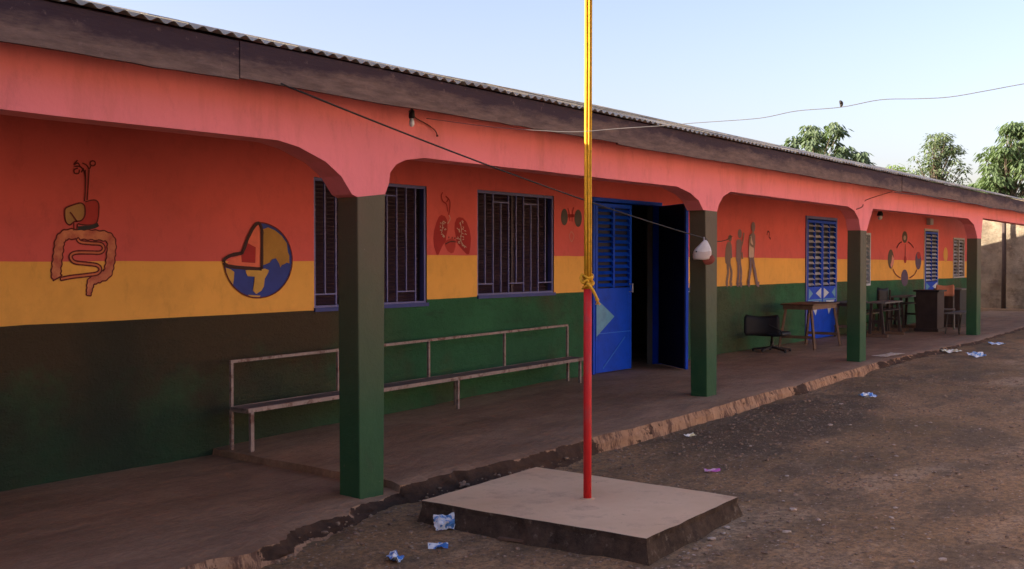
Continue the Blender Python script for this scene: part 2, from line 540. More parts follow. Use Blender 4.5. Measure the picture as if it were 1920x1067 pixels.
MURALS = [
 ('digestive_system_mural', 'painted digestive tract in pink and red with dark outlines', [
  ('P','liver','m_tan',[(4.403,1.809),(4.421,1.83),(4.513,1.864),(4.548,1.859),(4.563,1.836),(4.565,1.783),(4.535,1.739),(4.477,1.727),(4.442,1.703),(4.414,1.72),(4.403,1.756)]),
  ('P','stomach','m_red',[(4.568,1.877),(4.636,1.893),(4.67,1.878),(4.678,1.841),(4.671,1.765),(4.653,1.721),(4.611,1.707),(4.54,1.707),(4.503,1.714),(4.558,1.751),(4.565,1.793),(4.562,1.836)]),
  ('S','large_intestine','m_flesh',[[(4.342,1.316),(4.331,1.347),(4.34,1.431),(4.352,1.515),(4.367,1.593),(4.419,1.633),(4.528,1.635),(4.634,1.633),(4.742,1.623),(4.781,1.583),(4.777,1.496),(4.764,1.408),(4.739,1.343),(4.667,1.314),(4.613,1.289),(4.597,1.237),(4.588,1.184)]],0.0),
  ('S','small_intestine','m_flesh2',[[(4.499,1.606),(4.527,1.58),(4.61,1.572),(4.693,1.566),(4.715,1.533),(4.686,1.504),(4.609,1.503),(4.503,1.503),(4.455,1.489),(4.448,1.462),(4.48,1.431),(4.573,1.42),(4.656,1.409),(4.685,1.382),(4.661,1.349),(4.572,1.336),(4.455,1.325),(4.364,1.31)]],0.0),
  ('S','outline','m_line',[[(4.57,2.113),(4.569,1.986),(4.56,1.879)],[(4.601,2.115),(4.59,1.987),(4.583,1.89)],[(4.57,2.049),(4.56,2.102),(4.527,2.132),(4.481,2.131)],[(4.527,2.132),(4.51,2.157),(4.478,2.144),(4.508,2.178)],[(4.51,2.12),(4.481,2.107),(4.484,2.081),(4.515,2.083),(4.521,2.11)],[(4.556,2.123),(4.535,2.09)],[(4.545,2.16),(4.58,2.146),(4.601,2.121),(4.615,2.146)],[(4.652,2.165),(4.649,2.156),(4.641,2.149),(4.631,2.145),(4.62,2.147),(4.612,2.153),(4.609,2.162),(4.612,2.171),(4.62,2.179),(4.631,2.182),(4.642,2.18),(4.649,2.174),(4.652,2.165)],[(4.443,1.795),(4.46,1.779),(4.5,1.728)],[(4.403,1.809),(4.421,1.83),(4.513,1.864),(4.548,1.859),(4.563,1.836),(4.565,1.783),(4.535,1.739),(4.477,1.727),(4.442,1.703),(4.414,1.72),(4.403,1.756),(4.403,1.809)],[(4.568,1.877),(4.636,1.893),(4.67,1.878),(4.678,1.841),(4.671,1.765),(4.653,1.721),(4.611,1.707),(4.54,1.707),(4.503,1.714)],[(4.473,1.718),(4.473,1.663)],[(4.501,1.709),(4.497,1.664)]],0.011),
  ('S','pancreas','m_dark',[[(4.505,1.68),(4.575,1.686),(4.635,1.696),(4.671,1.713)]],0.03),
 ]),
 ('globe_mural', 'painted cutaway globe with blue seas and brown land', [
  ('P','sea','m_blue',[(6.197,1.768),(6.206,1.769),(6.266,1.764),(6.325,1.751),(6.381,1.731),(6.433,1.702),(6.478,1.666),(6.516,1.624),(6.546,1.577),(6.566,1.527),(6.577,1.474),(6.576,1.42),(6.566,1.367),(6.546,1.316),(6.516,1.269),(6.477,1.226),(6.432,1.19),(6.38,1.161),(6.324,1.14),(6.264,1.127),(6.204,1.122),(6.144,1.126),(6.085,1.138),(6.03,1.157),(5.98,1.184),(5.935,1.217),(5.897,1.256),(5.867,1.3),(5.845,1.346),(5.831,1.395),(5.827,1.446),(5.855,1.399),(5.943,1.388),(6.079,1.376),(6.229,1.37),(6.234,1.718)]),
  ('P','cut_face','m_coral',[(6.197,1.753),(6.225,1.71),(6.223,1.381),(6.079,1.386),(5.943,1.396),(5.855,1.417),(5.899,1.454),(6.007,1.483),(6.035,1.555),(6.081,1.635),(6.146,1.716)]),
  ('P','core','m_dred',[(6.08,1.591),(6.168,1.556),(6.162,1.422),(6.016,1.429),(6.011,1.483),(6.035,1.551)]),
  ('P','landmass','m_brown',[(6.244,1.714),(6.267,1.718),(6.305,1.73),(6.382,1.706),(6.459,1.66),(6.517,1.597),(6.527,1.522),(6.546,1.485),(6.546,1.417),(6.516,1.424),(6.487,1.41),(6.457,1.402),(6.442,1.38),(6.428,1.417),(6.39,1.462),(6.351,1.454),(6.322,1.44),(6.322,1.425),(6.265,1.407),(6.242,1.403)]),
  ('P','landmass','m_tanb',[(6.056,1.361),(6.227,1.367),(6.265,1.374),(6.312,1.359),(6.303,1.337),(6.264,1.285),(6.254,1.22),(6.226,1.183),(6.17,1.156),(6.133,1.186),(6.152,1.265),(6.152,1.305),(6.078,1.31),(6.06,1.339)]),
  ('P','landmass','m_tanb',[(5.846,1.383),(5.899,1.369),(5.934,1.347),(5.929,1.283),(5.92,1.24),(5.88,1.291),(5.854,1.341)]),
  ('P','landmass','m_tanb',[(6.077,1.152),(6.216,1.14),(6.202,1.129),(6.105,1.136)]),
  ('S','outline','m_line',[[(6.192,1.768),(6.247,1.767),(6.301,1.758),(6.352,1.742),(6.401,1.721),(6.446,1.693),(6.485,1.659),(6.519,1.621),(6.545,1.579),(6.564,1.533),(6.575,1.486),(6.578,1.438),(6.572,1.39),(6.558,1.343),(6.536,1.298),(6.506,1.257),(6.47,1.22),(6.429,1.188),(6.382,1.162),(6.332,1.143),(6.279,1.129),(6.225,1.123),(6.171,1.123),(6.117,1.13),(6.066,1.144),(6.017,1.163),(5.973,1.189),(5.933,1.219),(5.899,1.254),(5.871,1.292),(5.849,1.334),(5.835,1.377),(5.828,1.422),(5.828,1.468)]],0.011),
  ('S','rim_outline','m_black',[[(5.822,1.429),(5.838,1.458),(5.9,1.486),(6.012,1.505)],[(6.012,1.499),(6.048,1.562),(6.081,1.635),(6.146,1.73),(6.197,1.764),(6.23,1.714),(6.234,1.63),(6.229,1.37)],[(5.822,1.427),(5.864,1.399),(5.988,1.384),(6.229,1.37)]],0.03),
 ]),
 ('lungs_and_heart_mural', 'painted dark red lungs and heart between the barred windows', [
  ('P','lung','m_dred',[(8.635,1.916),(8.691,1.902),(8.726,1.863),(8.719,1.818),(8.733,1.764),(8.711,1.701),(8.704,1.647),(8.648,1.592),(8.586,1.502),(8.558,1.502),(8.517,1.582),(8.504,1.67),(8.518,1.75),(8.552,1.831),(8.594,1.895)]),
  ('P','lung','m_dred',[(8.925,1.901),(8.991,1.894),(9.049,1.854),(9.1,1.772),(9.126,1.68),(9.115,1.588),(9.093,1.509),(9.056,1.506),(8.961,1.568),(8.882,1.631),(8.874,1.676),(8.846,1.767),(8.853,1.839),(8.882,1.886)]),
  ('P','heart','m_red',[(8.683,1.628),(8.718,1.656),(8.803,1.675),(8.867,1.649),(8.86,1.585),(8.831,1.526),(8.789,1.517),(8.732,1.543),(8.69,1.593)]),
  ('S','heart_vessel','m_dark2',[[(8.693,1.612),(8.775,1.639),(8.863,1.638)],[(8.746,1.674),(8.754,1.692)],[(8.803,1.675),(8.81,1.689)],[(8.846,1.667),(8.853,1.685)]],0.014),
  ('S','windpipe','m_dred',[[(8.629,2.119),(8.649,2.062),(8.712,2.029),(8.733,1.953)],[(8.698,2.113),(8.764,2.071),(8.768,1.999),(8.747,1.918)],[(8.747,2.089),(8.712,2.051)],[(8.65,2.151),(8.629,2.119)]],0.014),
  ('S','bronchi','m_pale',[[(8.75,1.918),(8.772,1.878),(8.73,1.827)],[(8.606,1.754),(8.623,1.76),(8.638,1.751)],[(8.649,1.832),(8.657,1.85),(8.678,1.846)],[(8.608,1.804),(8.614,1.789),(8.605,1.786)],[(8.672,1.767),(8.685,1.763),(8.689,1.756)],[(8.65,1.703),(8.669,1.702),(8.679,1.693)],[(8.654,1.833),(8.668,1.823),(8.668,1.816)],[(8.613,1.837),(8.623,1.825),(8.619,1.82)],[(8.659,1.701),(8.677,1.692),(8.679,1.683)],[(8.623,1.713),(8.644,1.716),(8.659,1.706)],[(8.677,1.828),(8.686,1.838),(8.701,1.834)],[(8.687,1.773),(8.701,1.769),(8.705,1.762)],[(8.636,1.78),(8.652,1.787),(8.667,1.778)],[(8.644,1.697),(8.663,1.689),(8.667,1.679)],[(9.0,1.589),(9.013,1.584),(9.016,1.578)],[(9.001,1.596),(9.011,1.582),(9.004,1.577)],[(8.982,1.803),(8.995,1.791),(8.991,1.785)],[(8.926,1.842),(8.941,1.827),(8.935,1.819)],[(8.9,1.64),(8.914,1.643),(8.924,1.636)],[(8.927,1.649),(8.935,1.64),(8.931,1.636)],[(8.969,1.849),(8.983,1.842),(8.984,1.835)],[(9.004,1.592),(9.026,1.592),(9.04,1.58)],[(8.929,1.839),(8.941,1.836),(8.946,1.83)],[(8.915,1.748),(8.928,1.745),(8.933,1.738)],[(8.894,1.622),(8.914,1.631),(8.935,1.621)],[(9.006,1.758),(9.024,1.76),(9.036,1.751)],[(8.973,1.697),(8.991,1.695),(9.0,1.686)],[(9.012,1.722),(9.031,1.726),(9.046,1.716)],[(8.92,1.777),(8.927,1.762),(8.917,1.759)],[(8.96,1.858),(8.978,1.862),(8.992,1.853)],[(8.891,1.69),(8.903,1.687),(8.907,1.681)],[(8.971,1.733),(8.985,1.727),(8.988,1.72)],[(8.981,1.658),(8.986,1.669),(9.0,1.667)],[(8.977,1.596),(8.991,1.606),(9.008,1.598)],[(8.966,1.773),(8.981,1.778),(8.994,1.771)],[(8.937,1.697),(8.951,1.704),(8.966,1.697)],[(8.642,1.838),(8.649,1.78),(8.628,1.726)],[(8.94,1.851),(8.961,1.751),(8.947,1.677),(8.975,1.595)],[(8.882,1.786),(8.939,1.75)],[(8.932,1.668),(9.005,1.587)],[(8.874,1.676),(8.939,1.668)]],0.009),
 ]),
 ('kidneys_mural', 'painted pair of dark grey kidneys with red vessels', [
  ('P','kidney','m_kid',[(11.017,1.97),(11.013,1.938),(11.002,1.91),(10.986,1.887),(10.965,1.872),(10.941,1.866),(10.918,1.871),(10.897,1.885),(10.881,1.906),(10.87,1.934),(10.866,1.965),(10.87,1.996),(10.881,2.025),(10.897,2.048),(10.918,2.063),(10.941,2.068),(10.964,2.064),(10.985,2.051),(11.002,2.029),(11.013,2.001)]),
  ('P','kidney','m_kid',[(11.33,1.964),(11.326,1.93),(11.314,1.899),(11.296,1.875),(11.272,1.859),(11.246,1.853),(11.22,1.858),(11.197,1.872),(11.179,1.896),(11.167,1.926),(11.162,1.959),(11.166,1.992),(11.178,2.022),(11.197,2.047),(11.22,2.063),(11.246,2.069),(11.272,2.065),(11.295,2.051),(11.314,2.027),(11.326,1.997)]),
  ('S','vessel','m_dred',[[(11.011,2.076),(11.04,2.025),(11.059,1.921)],[(11.145,2.092),(11.116,2.028),(11.107,1.917)],[(11.011,1.993),(11.164,1.998)],[(11.011,1.972),(11.164,1.982)]],0.02),
  ('S','bladder','m_pink',[[(11.088,1.796),(11.05,1.753),(11.059,1.711),(11.098,1.67),(11.136,1.712),(11.146,1.755),(11.088,1.796)]],0.01),
 ]),
 ('walking_figures_mural', 'painted row of three walking grey figures growing taller', [
  ('P','torso','m_fig',[(15.469,1.686),(15.511,1.722),(15.619,1.729),(15.652,1.671),(15.648,1.589),(15.627,1.507),(15.622,1.425),(15.59,1.367),(15.504,1.367),(15.434,1.402),(15.417,1.483),(15.437,1.599)]),
  ('P','head','m_fig',[(15.659,1.788),(15.655,1.767),(15.641,1.75),(15.62,1.738),(15.595,1.733),(15.57,1.737),(15.549,1.748),(15.534,1.765),(15.529,1.786),(15.534,1.806),(15.548,1.824),(15.569,1.836),(15.594,1.841),(15.619,1.837),(15.64,1.826),(15.654,1.808)]),
  ('S','leg','m_fig',[[(15.514,1.413),(15.527,1.285),(15.527,1.239),(15.496,1.146),(15.48,1.076),(15.529,1.062)]],0.075),
  ('S','leg','m_fig',[[(15.568,1.413),(15.624,1.308),(15.652,1.237),(15.631,1.144),(15.615,1.068),(15.675,1.058)]],0.075),
  ('S','arm','m_fig2',[[(15.62,1.682),(15.637,1.589),(15.644,1.472)]],0.05),
  ('P','torso','m_fig2',[(15.822,1.743),(15.861,1.77),(15.983,1.775),(16.023,1.734),(16.019,1.651),(15.998,1.52),(15.988,1.401),(15.859,1.395),(15.809,1.46),(15.818,1.614)]),
  ('P','head','m_fig2',[(16.016,1.863),(16.011,1.834),(15.995,1.81),(15.972,1.794),(15.944,1.788),(15.916,1.793),(15.892,1.808),(15.876,1.832),(15.871,1.86),(15.876,1.888),(15.891,1.912),(15.915,1.929),(15.942,1.935),(15.97,1.93),(15.994,1.914),(16.01,1.891)]),
  ('S','leg','m_fig2',[[(15.887,1.425),(15.899,1.282),(15.895,1.211),(15.873,1.117),(15.863,1.064),(15.913,1.051)]],0.075),
  ('S','leg','m_fig2',[[(15.948,1.425),(15.989,1.282),(15.996,1.198),(15.98,1.115),(15.969,1.062),(16.037,1.049)]],0.075),
  ('S','arm','m_fig',[[(16.002,1.674),(16.063,1.759),(16.09,1.879)],[(16.02,1.567),(16.046,1.46)]],0.045),
  ('P','torso','m_fig2',[(16.302,1.835),(16.383,1.875),(16.495,1.877),(16.531,1.839),(16.521,1.692),(16.488,1.473),(16.284,1.472),(16.287,1.677)]),
  ('P','shirt','m_shirt',[(16.291,1.822),(16.366,1.836),(16.468,1.655),(16.482,1.48),(16.275,1.487),(16.281,1.653)]),
  ('P','head','m_fig2',[(16.526,1.985),(16.52,1.954),(16.503,1.927),(16.478,1.909),(16.447,1.903),(16.417,1.908),(16.391,1.925),(16.374,1.95),(16.367,1.981),(16.373,2.012),(16.39,2.038),(16.415,2.056),(16.445,2.063),(16.476,2.058),(16.502,2.041),(16.519,2.015)]),
  ('S','neck','m_fig2',[[(16.441,1.922),(16.436,1.867)]],0.06),
  ('S','leg','m_fig2',[[(16.341,1.485),(16.349,1.327),(16.321,1.231),(16.288,1.122),(16.26,1.068),(16.323,1.052)]],0.085),
  ('S','leg','m_fig2',[[(16.417,1.485),(16.484,1.326),(16.539,1.204),(16.575,1.118),(16.6,1.062),(16.69,1.045)]],0.085),
  ('S','arm','m_fig',[[(16.326,1.823),(16.321,1.708),(16.468,1.667),(16.502,1.747)]],0.045),
 ]),
 ('life_cycle_mural', 'painted ring of four dark ovals joined by thin arcs', [
  ('P','oval','m_olive',[(24.838,1.959),(24.824,1.907),(24.781,1.863),(24.716,1.833),(24.639,1.822),(24.562,1.831),(24.496,1.859),(24.452,1.901),(24.435,1.952),(24.449,2.003),(24.491,2.047),(24.555,2.077),(24.631,2.089),(24.709,2.08),(24.776,2.052),(24.821,2.01)]),
  ('P','oval','m_olive',[(23.858,1.465),(23.844,1.384),(23.799,1.315),(23.732,1.27),(23.651,1.254),(23.57,1.271),(23.501,1.317),(23.455,1.385),(23.437,1.465),(23.45,1.544),(23.494,1.612),(23.56,1.658),(23.64,1.675),(23.721,1.659),(23.791,1.614),(23.839,1.546)]),
  ('P','oval','m_purple',[(25.923,1.429),(25.907,1.349),(25.856,1.282),(25.778,1.237),(25.686,1.222),(25.594,1.238),(25.515,1.283),(25.461,1.35),(25.441,1.429),(25.457,1.507),(25.506,1.574),(25.583,1.619),(25.674,1.635),(25.767,1.62),(25.847,1.576),(25.902,1.508)]),
  ('P','oval','m_purple',[(24.906,1.042),(24.887,0.97),(24.832,0.91),(24.747,0.871),(24.648,0.858),(24.548,0.874),(24.463,0.917),(24.405,0.978),(24.384,1.049),(24.401,1.12),(24.456,1.18),(24.538,1.22),(24.637,1.233),(24.738,1.218),(24.824,1.177),(24.883,1.115)]),
  ('P','oval_patch','m_pink',[(23.727,1.56),(23.869,1.473),(23.843,1.369),(23.679,1.266),(23.621,1.335),(23.702,1.439)]),
  ('P','oval_patch','m_dred',[(25.849,1.549),(25.831,1.507),(25.781,1.477),(25.711,1.466),(25.641,1.477),(25.589,1.507),(25.569,1.548),(25.587,1.59),(25.636,1.62),(25.706,1.632),(25.776,1.621),(25.829,1.591)]),
  ('P','oval_patch','m_pale2',[(24.713,1.939),(24.701,1.912),(24.667,1.892),(24.619,1.884),(24.572,1.89),(24.537,1.909),(24.524,1.936),(24.535,1.962),(24.569,1.983),(24.616,1.991),(24.664,1.984),(24.699,1.965)]),
  ('P','centre_spot','m_dred',[(24.756,1.453),(24.744,1.411),(24.71,1.381),(24.663,1.371),(24.615,1.382),(24.58,1.412),(24.566,1.453),(24.578,1.494),(24.612,1.524),(24.659,1.535),(24.706,1.524),(24.742,1.494)]),
  ('S','ring_arc','m_line',[[(23.79,1.248),(23.991,1.124),(24.337,1.046)],[(24.99,1.038),(25.357,1.109),(25.572,1.226)],[(24.859,1.851),(25.091,1.8),(25.289,1.72)],[(24.403,1.845),(24.202,1.799),(24.032,1.709)],[(24.651,1.795),(24.659,1.528)]],0.03),
 ]),
 ('yellow_oval_mural', 'painted plain yellow oval between the far door and window', [
  ('P','oval','m_yel',[(28.215,1.577),(28.205,1.514),(28.172,1.459),(28.12,1.418),(28.056,1.396),(27.987,1.396),(27.922,1.418),(27.868,1.459),(27.832,1.513),(27.819,1.575),(27.828,1.637),(27.86,1.692),(27.911,1.733),(27.975,1.755),(28.044,1.756),(28.109,1.735),(28.164,1.694),(28.2,1.639)]),
 ]),
]

# ------------------------------------------------------------------ ground
YW = 7.27       # front wall face
YP = 5.116      # pillar / beam face
YF = 4.766      # fascia face
GZ = [(-40, -.28), (2, -.29), (3.5, -.272), (5.5, -.238), (8, -.205), (11, -.130), (15, -.108), (19, -.065), (23, -.05), (33, -.03), (60, 0.0)]


def ground_z(x, y, fine=True):
    z = lerp(GZ, x)
    if fine and 1 < x < 40 and -2 < y < 7:
        z += .016 * fbm(x * .9, y * 1.1, 3) + .007 * fbm(x * 4, y * 4, 9)
        # low ridge of gravel washed out in front of the veranda
        # shallow run-off channel
        u = (y - 4.7) / (2.58 - 4.7); cxl = 14.75 - .35 * max(0, min(1, u * 2.2)) - 1.05 * max(0, u - .4)
        if -.3 < u < 2: z -= .035 * math.exp(-((x - cxl + .15 * N(y * 3, 2)) / .22) ** 2)
        z += .03 * math.exp(-((x - 11.0) / 2.4) ** 2 - ((y - 4.35 + .12 * N(x)) / .33) ** 2) * (1 + .6 * fbm(x * 5, y * 5, 2))
    return z


def axis(segs):
    out = []
    for a, b, s in segs:
        n = max(1, int(round((b - a) / s)))
        out += [a + (b - a) * i / n for i in range(n)]
    out.append(segs[-1][1])
    return out


gx = axis([(-400, -40, 60), (-40, 1, 4), (1, 3, .2), (3, 10, .04), (10, 16, .06), (16, 26, .12), (26, 40, .5), (40, 120, 10), (120, 900, 130)])
gy = axis([(-400, -40, 60), (-40, -2, 4), (-2, 0.6, .2), (0.6, 5.4, .04), (5.4, 8, .3), (8, 60, 8), (60, 900, 140)])
vs = [(x, y, ground_z(x, y)) for y in gy for x in gx]
nx = len(gx)
fs = [(j * nx + i, j * nx + i + 1, (j + 1) * nx + i + 1, (j + 1) * nx + i) for j in range(len(gy) - 1) for i in range(nx - 1)]
mb = MB(); mb.add(vs, fs)
g = mb.build('ground', M['yard_soil'], origin=(0, 0, 0), smooth=True)
tag(g, kind='structure')

# ------------------------------------------------------------------ veranda floor and its worn front edge
EDGE = [(-6, 4.76), (3.4, 4.76), (3.73, 4.78), (3.93, 4.69), (4.2, 4.78), (4.46, 4.88), (4.9, 4.97), (5.2, 5.03), (5.45, 5.08), (5.9, 5.09), (6.4, 5.0),
        (7.0, 4.96), (7.4, 4.93), (7.94, 4.93), (8.7, 4.86), (10, 4.78), (12.3, 4.82), (15.45, 4.95), (17, 4.95), (21, 4.82), (25.5, 4.97), (33, 4.97)]
ERO = [(-6, .25), (3.7, .25), (3.95, .3), (4.15, 1), (7.4, 1), (7.75, .55), (8.2, .28), (8.6, .5), (8.9, .22), (11.9, .22), (12.05, .9), (12.35, .9), (12.5, .25), (15.2, .25), (15.6, .8), (33, .9)]


def floor_z(x):
    return lerp([(-6, -.155), (5.6, -.155)], x) if x < 5.6 else lerp([(5.6, -.105), (8.2, -.055), (10.5, 0), (33, 0)], x)


def edge_y(x):
    e = lerp(ERO, x)
    return lerp(EDGE, x) + e * (.055 * N(x * 2.1, 5) + .05 * N(x * 9, 1) + .03 * N(x * 23, 2)) + .008 * N(x * 6, 7)


fx = axis([(-6, 2, .4), (2, 12, .035), (12, 18, .07), (18, 33, .2)])
STEP = 5.62
cols = []
for x in fx:
    if abs(x - STEP) < .16: continue
    cols.append((x, None))
cols.append((STEP, 'lo')); cols.append((STEP + .012, 'hi'))
cols.sort()
rows = [0, .015, .04, .08, .14, .22, .32, .44, .56, .68, .8, .9, 1.0]
vs = []; ero = []
for x, s in cols:
    zb = -.155 if (s == 'lo' or x < STEP) else (-.105 if s == 'hi' else floor_z(x))
    ey = edge_y(x); e = lerp(ERO, x)
    for t_ in rows:
        y = ey + (YW + .05 - ey) * t_
        xx = x
        if s: xx = x + .13 * (t_ - .35) + .02 * N(y * 3, 4) + (.0 if s == 'lo' else .01 * N(y * 8, 3))
        z = zb + .008 * fbm(xx * .8, y * 1.1, 1) + .003 * fbm(xx * 5, y * 5, 1)
        if t_ < .05: z -= (.05 - t_) / .05 * (.012 + .02 * e * max(0, .5 + N(x * 4, 8)))
        vs.append((xx, y, z))
nr = len(rows)
fs = [(i * nr + j, (i + 1) * nr + j, (i + 1) * nr + j + 1, i * nr + j + 1) for i in range(len(cols) - 1) for j in range(nr - 1)]
mb = MB(); mb.add(vs, fs)
vfloor = mb.build('veranda_floor', M['cement_floor'], origin=(5, 5, 0))
tag(vfloor, kind='structure')
# front face
vv = []; fe = []
K = 11
for i, (x, s) in enumerate(cols):
    top = Vector(vs[i * nr]); e = lerp(ERO, x)
    ez = max(0, (e - .5) * 2)
    for j in range(K):
        q = j / (K - 1)
        out = .012 + ez * (.13 * q ** 2.2 + .01) + (.03 * q)
        y = top.y - out * min(1, q * 3 + .05) - (.02 + .035 * ez) * fbm(x * 5, q * 2, 6) * min(1, q * 4) * (1 - .5 * q)
        zg = ground_z(top.x, y) - .03
        z = top.z + (zg - top.z) * (q ** (1 - .15 * ez)) if j else top.z
        vv.append((top.x + (0 if j == 0 else .01 * N(x * 7, q * 5)), y, z)); fe.append((e if j > 0 else e * .7) if not (4.0 < x < 4.75 and q > .55) else .25)
fs = [(i * K + j, i * K + j + 1, (i + 1) * K + j + 1, (i + 1) * K + j) for i in range(len(cols) - 1) for j in range(K - 1)]
mb = MB(); mb.add(vv, fs)
pf = mb.build('plinth_face', M['plinth_face'], vfloor, origin=(5, 5, 0), smooth=True)
at = pf.data.attributes.new('erosion', 'FLOAT', 'POINT')
at.data.foreach_set('value', fe)

# ------------------------------------------------------------------ the school building
BX0, BX1 = -5.0, 30.3
B = empty('school_building', (13.0, 9.8, 0.0))
tag(B, 'long single storey school with red, yellow and green bands and arched veranda', 'building')

# --- front wall, built column by column so that the painted bands stop where they do in the photograph
OPEN = [(6.845, 8.405, 1.0, 2.2), (9.24, 10.72, 1.05, 2.21), (11.60, 13.34, -.3, 2.21), (18.76, 20.28, -.3, 2.21), (21.2, 22.3, .92, 2.0), (26.17, 27.27, -.3, 2.15), (28.72, 29.83, .98, 2.01)]
RY = [(-5, 1.437), (7.599, 1.437), (7.601, 1.50), (16, 1.485), (30, 1.41), (32, 1.41)]
YG = [(-5, .985), (7.599, .99), (7.601, 1.035), (9.2, 1.05), (18.7, 1.038), (28.4, .985), (32, .985)]
xb = sorted(set([BX0, BX1, 7.6] + [o[0] for o in OPEN] + [o[1] for o in OPEN] + [round(-4.9 + .15 * i, 3) for i in range(240)]))
xb = [x for x in xb if x <= BX1]
TOPZ = 3.22
mb = MB()


def band_z(tab, x): return lerp(tab, x) + .005 * N(x * 1.3, tab[0][1] * 9) + .003 * N(x * 4.5, tab[0][1] * 5)


for a, b in zip(xb, xb[1:]):
    if b - a < 1e-4: continue
    a2 = a + 1e-5; b2 = b - 1e-5
    ivs = [(-.4, TOPZ)]
    for o in OPEN:
        if o[0] <= a2 and b2 <= o[1]:
            ivs = [(-.4, o[2]), (o[3], TOPZ)] if o[2] > -.2 else [(o[3], TOPZ)]
    for z0, z1 in ivs:
        cuts_a = [z0, min(max(band_z(YG, a2), z0), z1), min(max(band_z(RY, a2), z0), z1), z1]
        cuts_b = [z0, min(max(band_z(YG, b2), z0), z1), min(max(band_z(RY, b2), z0), z1), z1]
        for i, mi in ((0, 2), (1, 1), (2, 0)):
            if cuts_a[i + 1] - cuts_a[i] < 1e-6 and cuts_b[i + 1] - cuts_b[i] < 1e-6: continue
            mb.add([(a, YW, cuts_a[i]), (b, YW, cuts_b[i]), (b, YW, cuts_b[i + 1]), (a, YW, cuts_a[i + 1])], [(0, 1, 2, 3)], mi)
        mb.add([(a, YW + .2, z0), (b, YW + .2, z0), (b, YW + .2, z1), (a, YW + .2, z1)], [(0, 3, 2, 1)], 3)
for o in OPEN:      # reveals
    z0 = max(o[2], -.3)
    for x in (o[0], o[1]):
        mb.add([(x, YW, z0), (x, YW + .2, z0), (x, YW + .2, o[3]), (x, YW, o[3])], [(0, 1, 2, 3)], 3)
    for z in ([o[2]] if o[2] > 0 else []) + [o[3]]:
        mb.add([(o[0], YW, z), (o[1], YW, z), (o[1], YW + .2, z), (o[0], YW + .2, z)], [(0, 1, 2, 3)], 3)
me_o = mb.build('front_wall', [M['wall_red'], M['wall_yellow'], M['wall_green'], M['interior']], B)
o = me_o
# other walls of the block and the room floors
mb = MB()
mb.box(BX0, BX1, 14.2, 14.4, -.4, 3.0)
for x in (BX0, 5.9, 16.6, 24.6, BX1 - .2):
    mb.box(x + .001, x + .2, YW + .201, 14.199, -.4, 3.0)
mb.prism_xz([(YW + .2, 3.001), (14.2, 3.001), (9.77, 3.9)], 0, .2)   # gable, turned below
b = len(mb.v) - 6
for i in range(6):
    q = mb.v[b + i]; mb.v[b + i] = (BX1 - .2 + q[1], q[0], q[2])
mb.build('inner_wall', M['interior'], B)
MB().box(BX0 + .2, BX1 - .2, YW + .06, 14.19, -.06, -.012).build('room_floor', M['cement_floor'], B)

# --- arched beam
PIL = [(-.02, .25, 1.87, 1.87), (5.21, 5.48, 1.868, 1.90), (10.375, 10.66, 1.97, 1.965), (15.265, 15.53, 1.866, 1.862), (21.95, 22.26, 1.857, 1.857), (28.9, 29.2, 1.86, 1.86)]
ARCH_R = [[], [(-.69, .317), (-.52, .29), (-.29, .215), (-.15, .13), (-.05, .015)], [(-.63, .214), (-.34, .163), (-.155, .095), (-.05, .0)], [(-.53, .317), (-.27, .268), (-.09, .162), (-.02, .03)], [(-.72, .36), (-.28, .26), (-.08, .1)], [(-.72, .36), (-.28, .26), (-.08, .1)]]
ARCH_L = [[(.03, .1), (.1, .2), (.3, .3)], [(.04, .08), (.05, .15), (.11, .21), (.21, .25), (.41, .28)], [(.002, .015), (.04, .08), (.145, .17), (.33, .23)], [(.0, .01), (.11, .14), (.27, .33)], [(.004, .08), (.11, .40)], [(.1, .3)]]
path = [(BX0, 2.66), (BX0, 2.183)]
soff = 2.183
for i, (x0, x1, za, zb_) in enumerate(PIL):
    for dx, dz in ARCH_R[i]: path.append((x0 + dx, za + dz))
    path += [(x0, za), (x1, zb_)]
    for dx, dz in ARCH_L[i]: path.append((x1 + dx, zb_ + dz))
path += [(30.7, 2.22), (30.7, 2.66)]
mb = MB()
# front and back as strips so the long concave outline shades cleanly
low = path[1:-1]
YB = YP + .188
vsF = []; fsF = []
low2 = []
for p, q in zip(low, low[1:]):
    n = max(1, int(abs(q[0] - p[0]) / .35))
    for i in range(n):
        tt = i / n
        x = p[0] + (q[0] - p[0]) * tt; z = p[1] + (q[1] - p[1]) * tt
        if n > 1: z += .006 * N(x * 1.7, 3)
        low2.append((x, z))
low2.append(low[-1])
low2 = [(x + i * 1e-5, z) for i, (x, z) in enumerate(low2)]
n = len(low2)
for y in (YP, YB):
    vsF += [(x, y, z) for x, z in low2] + [(x, y, 2.665) for x, z in low2]
for i in range(n - 1):
    fsF.append((i, i + 1, n + i + 1, n + i))
    fsF.append((2 * n + i, 3 * n + i, 3 * n + i + 1, 2 * n + i + 1))
    fsF.append((i, 2 * n + i, 2 * n + i + 1, i + 1))
    fsF.append((n + i, n + i + 1, 3 * n + i + 1, 3 * n + i))
fsF.append((0, n, 3 * n, 2 * n)); fsF.append((n - 1, 3 * n - 1, 4 * n - 1, 2 * n - 1))
mb.add(vsF, fsF)
beam = mb.build('arched_beam', M['beam_pink'], B)

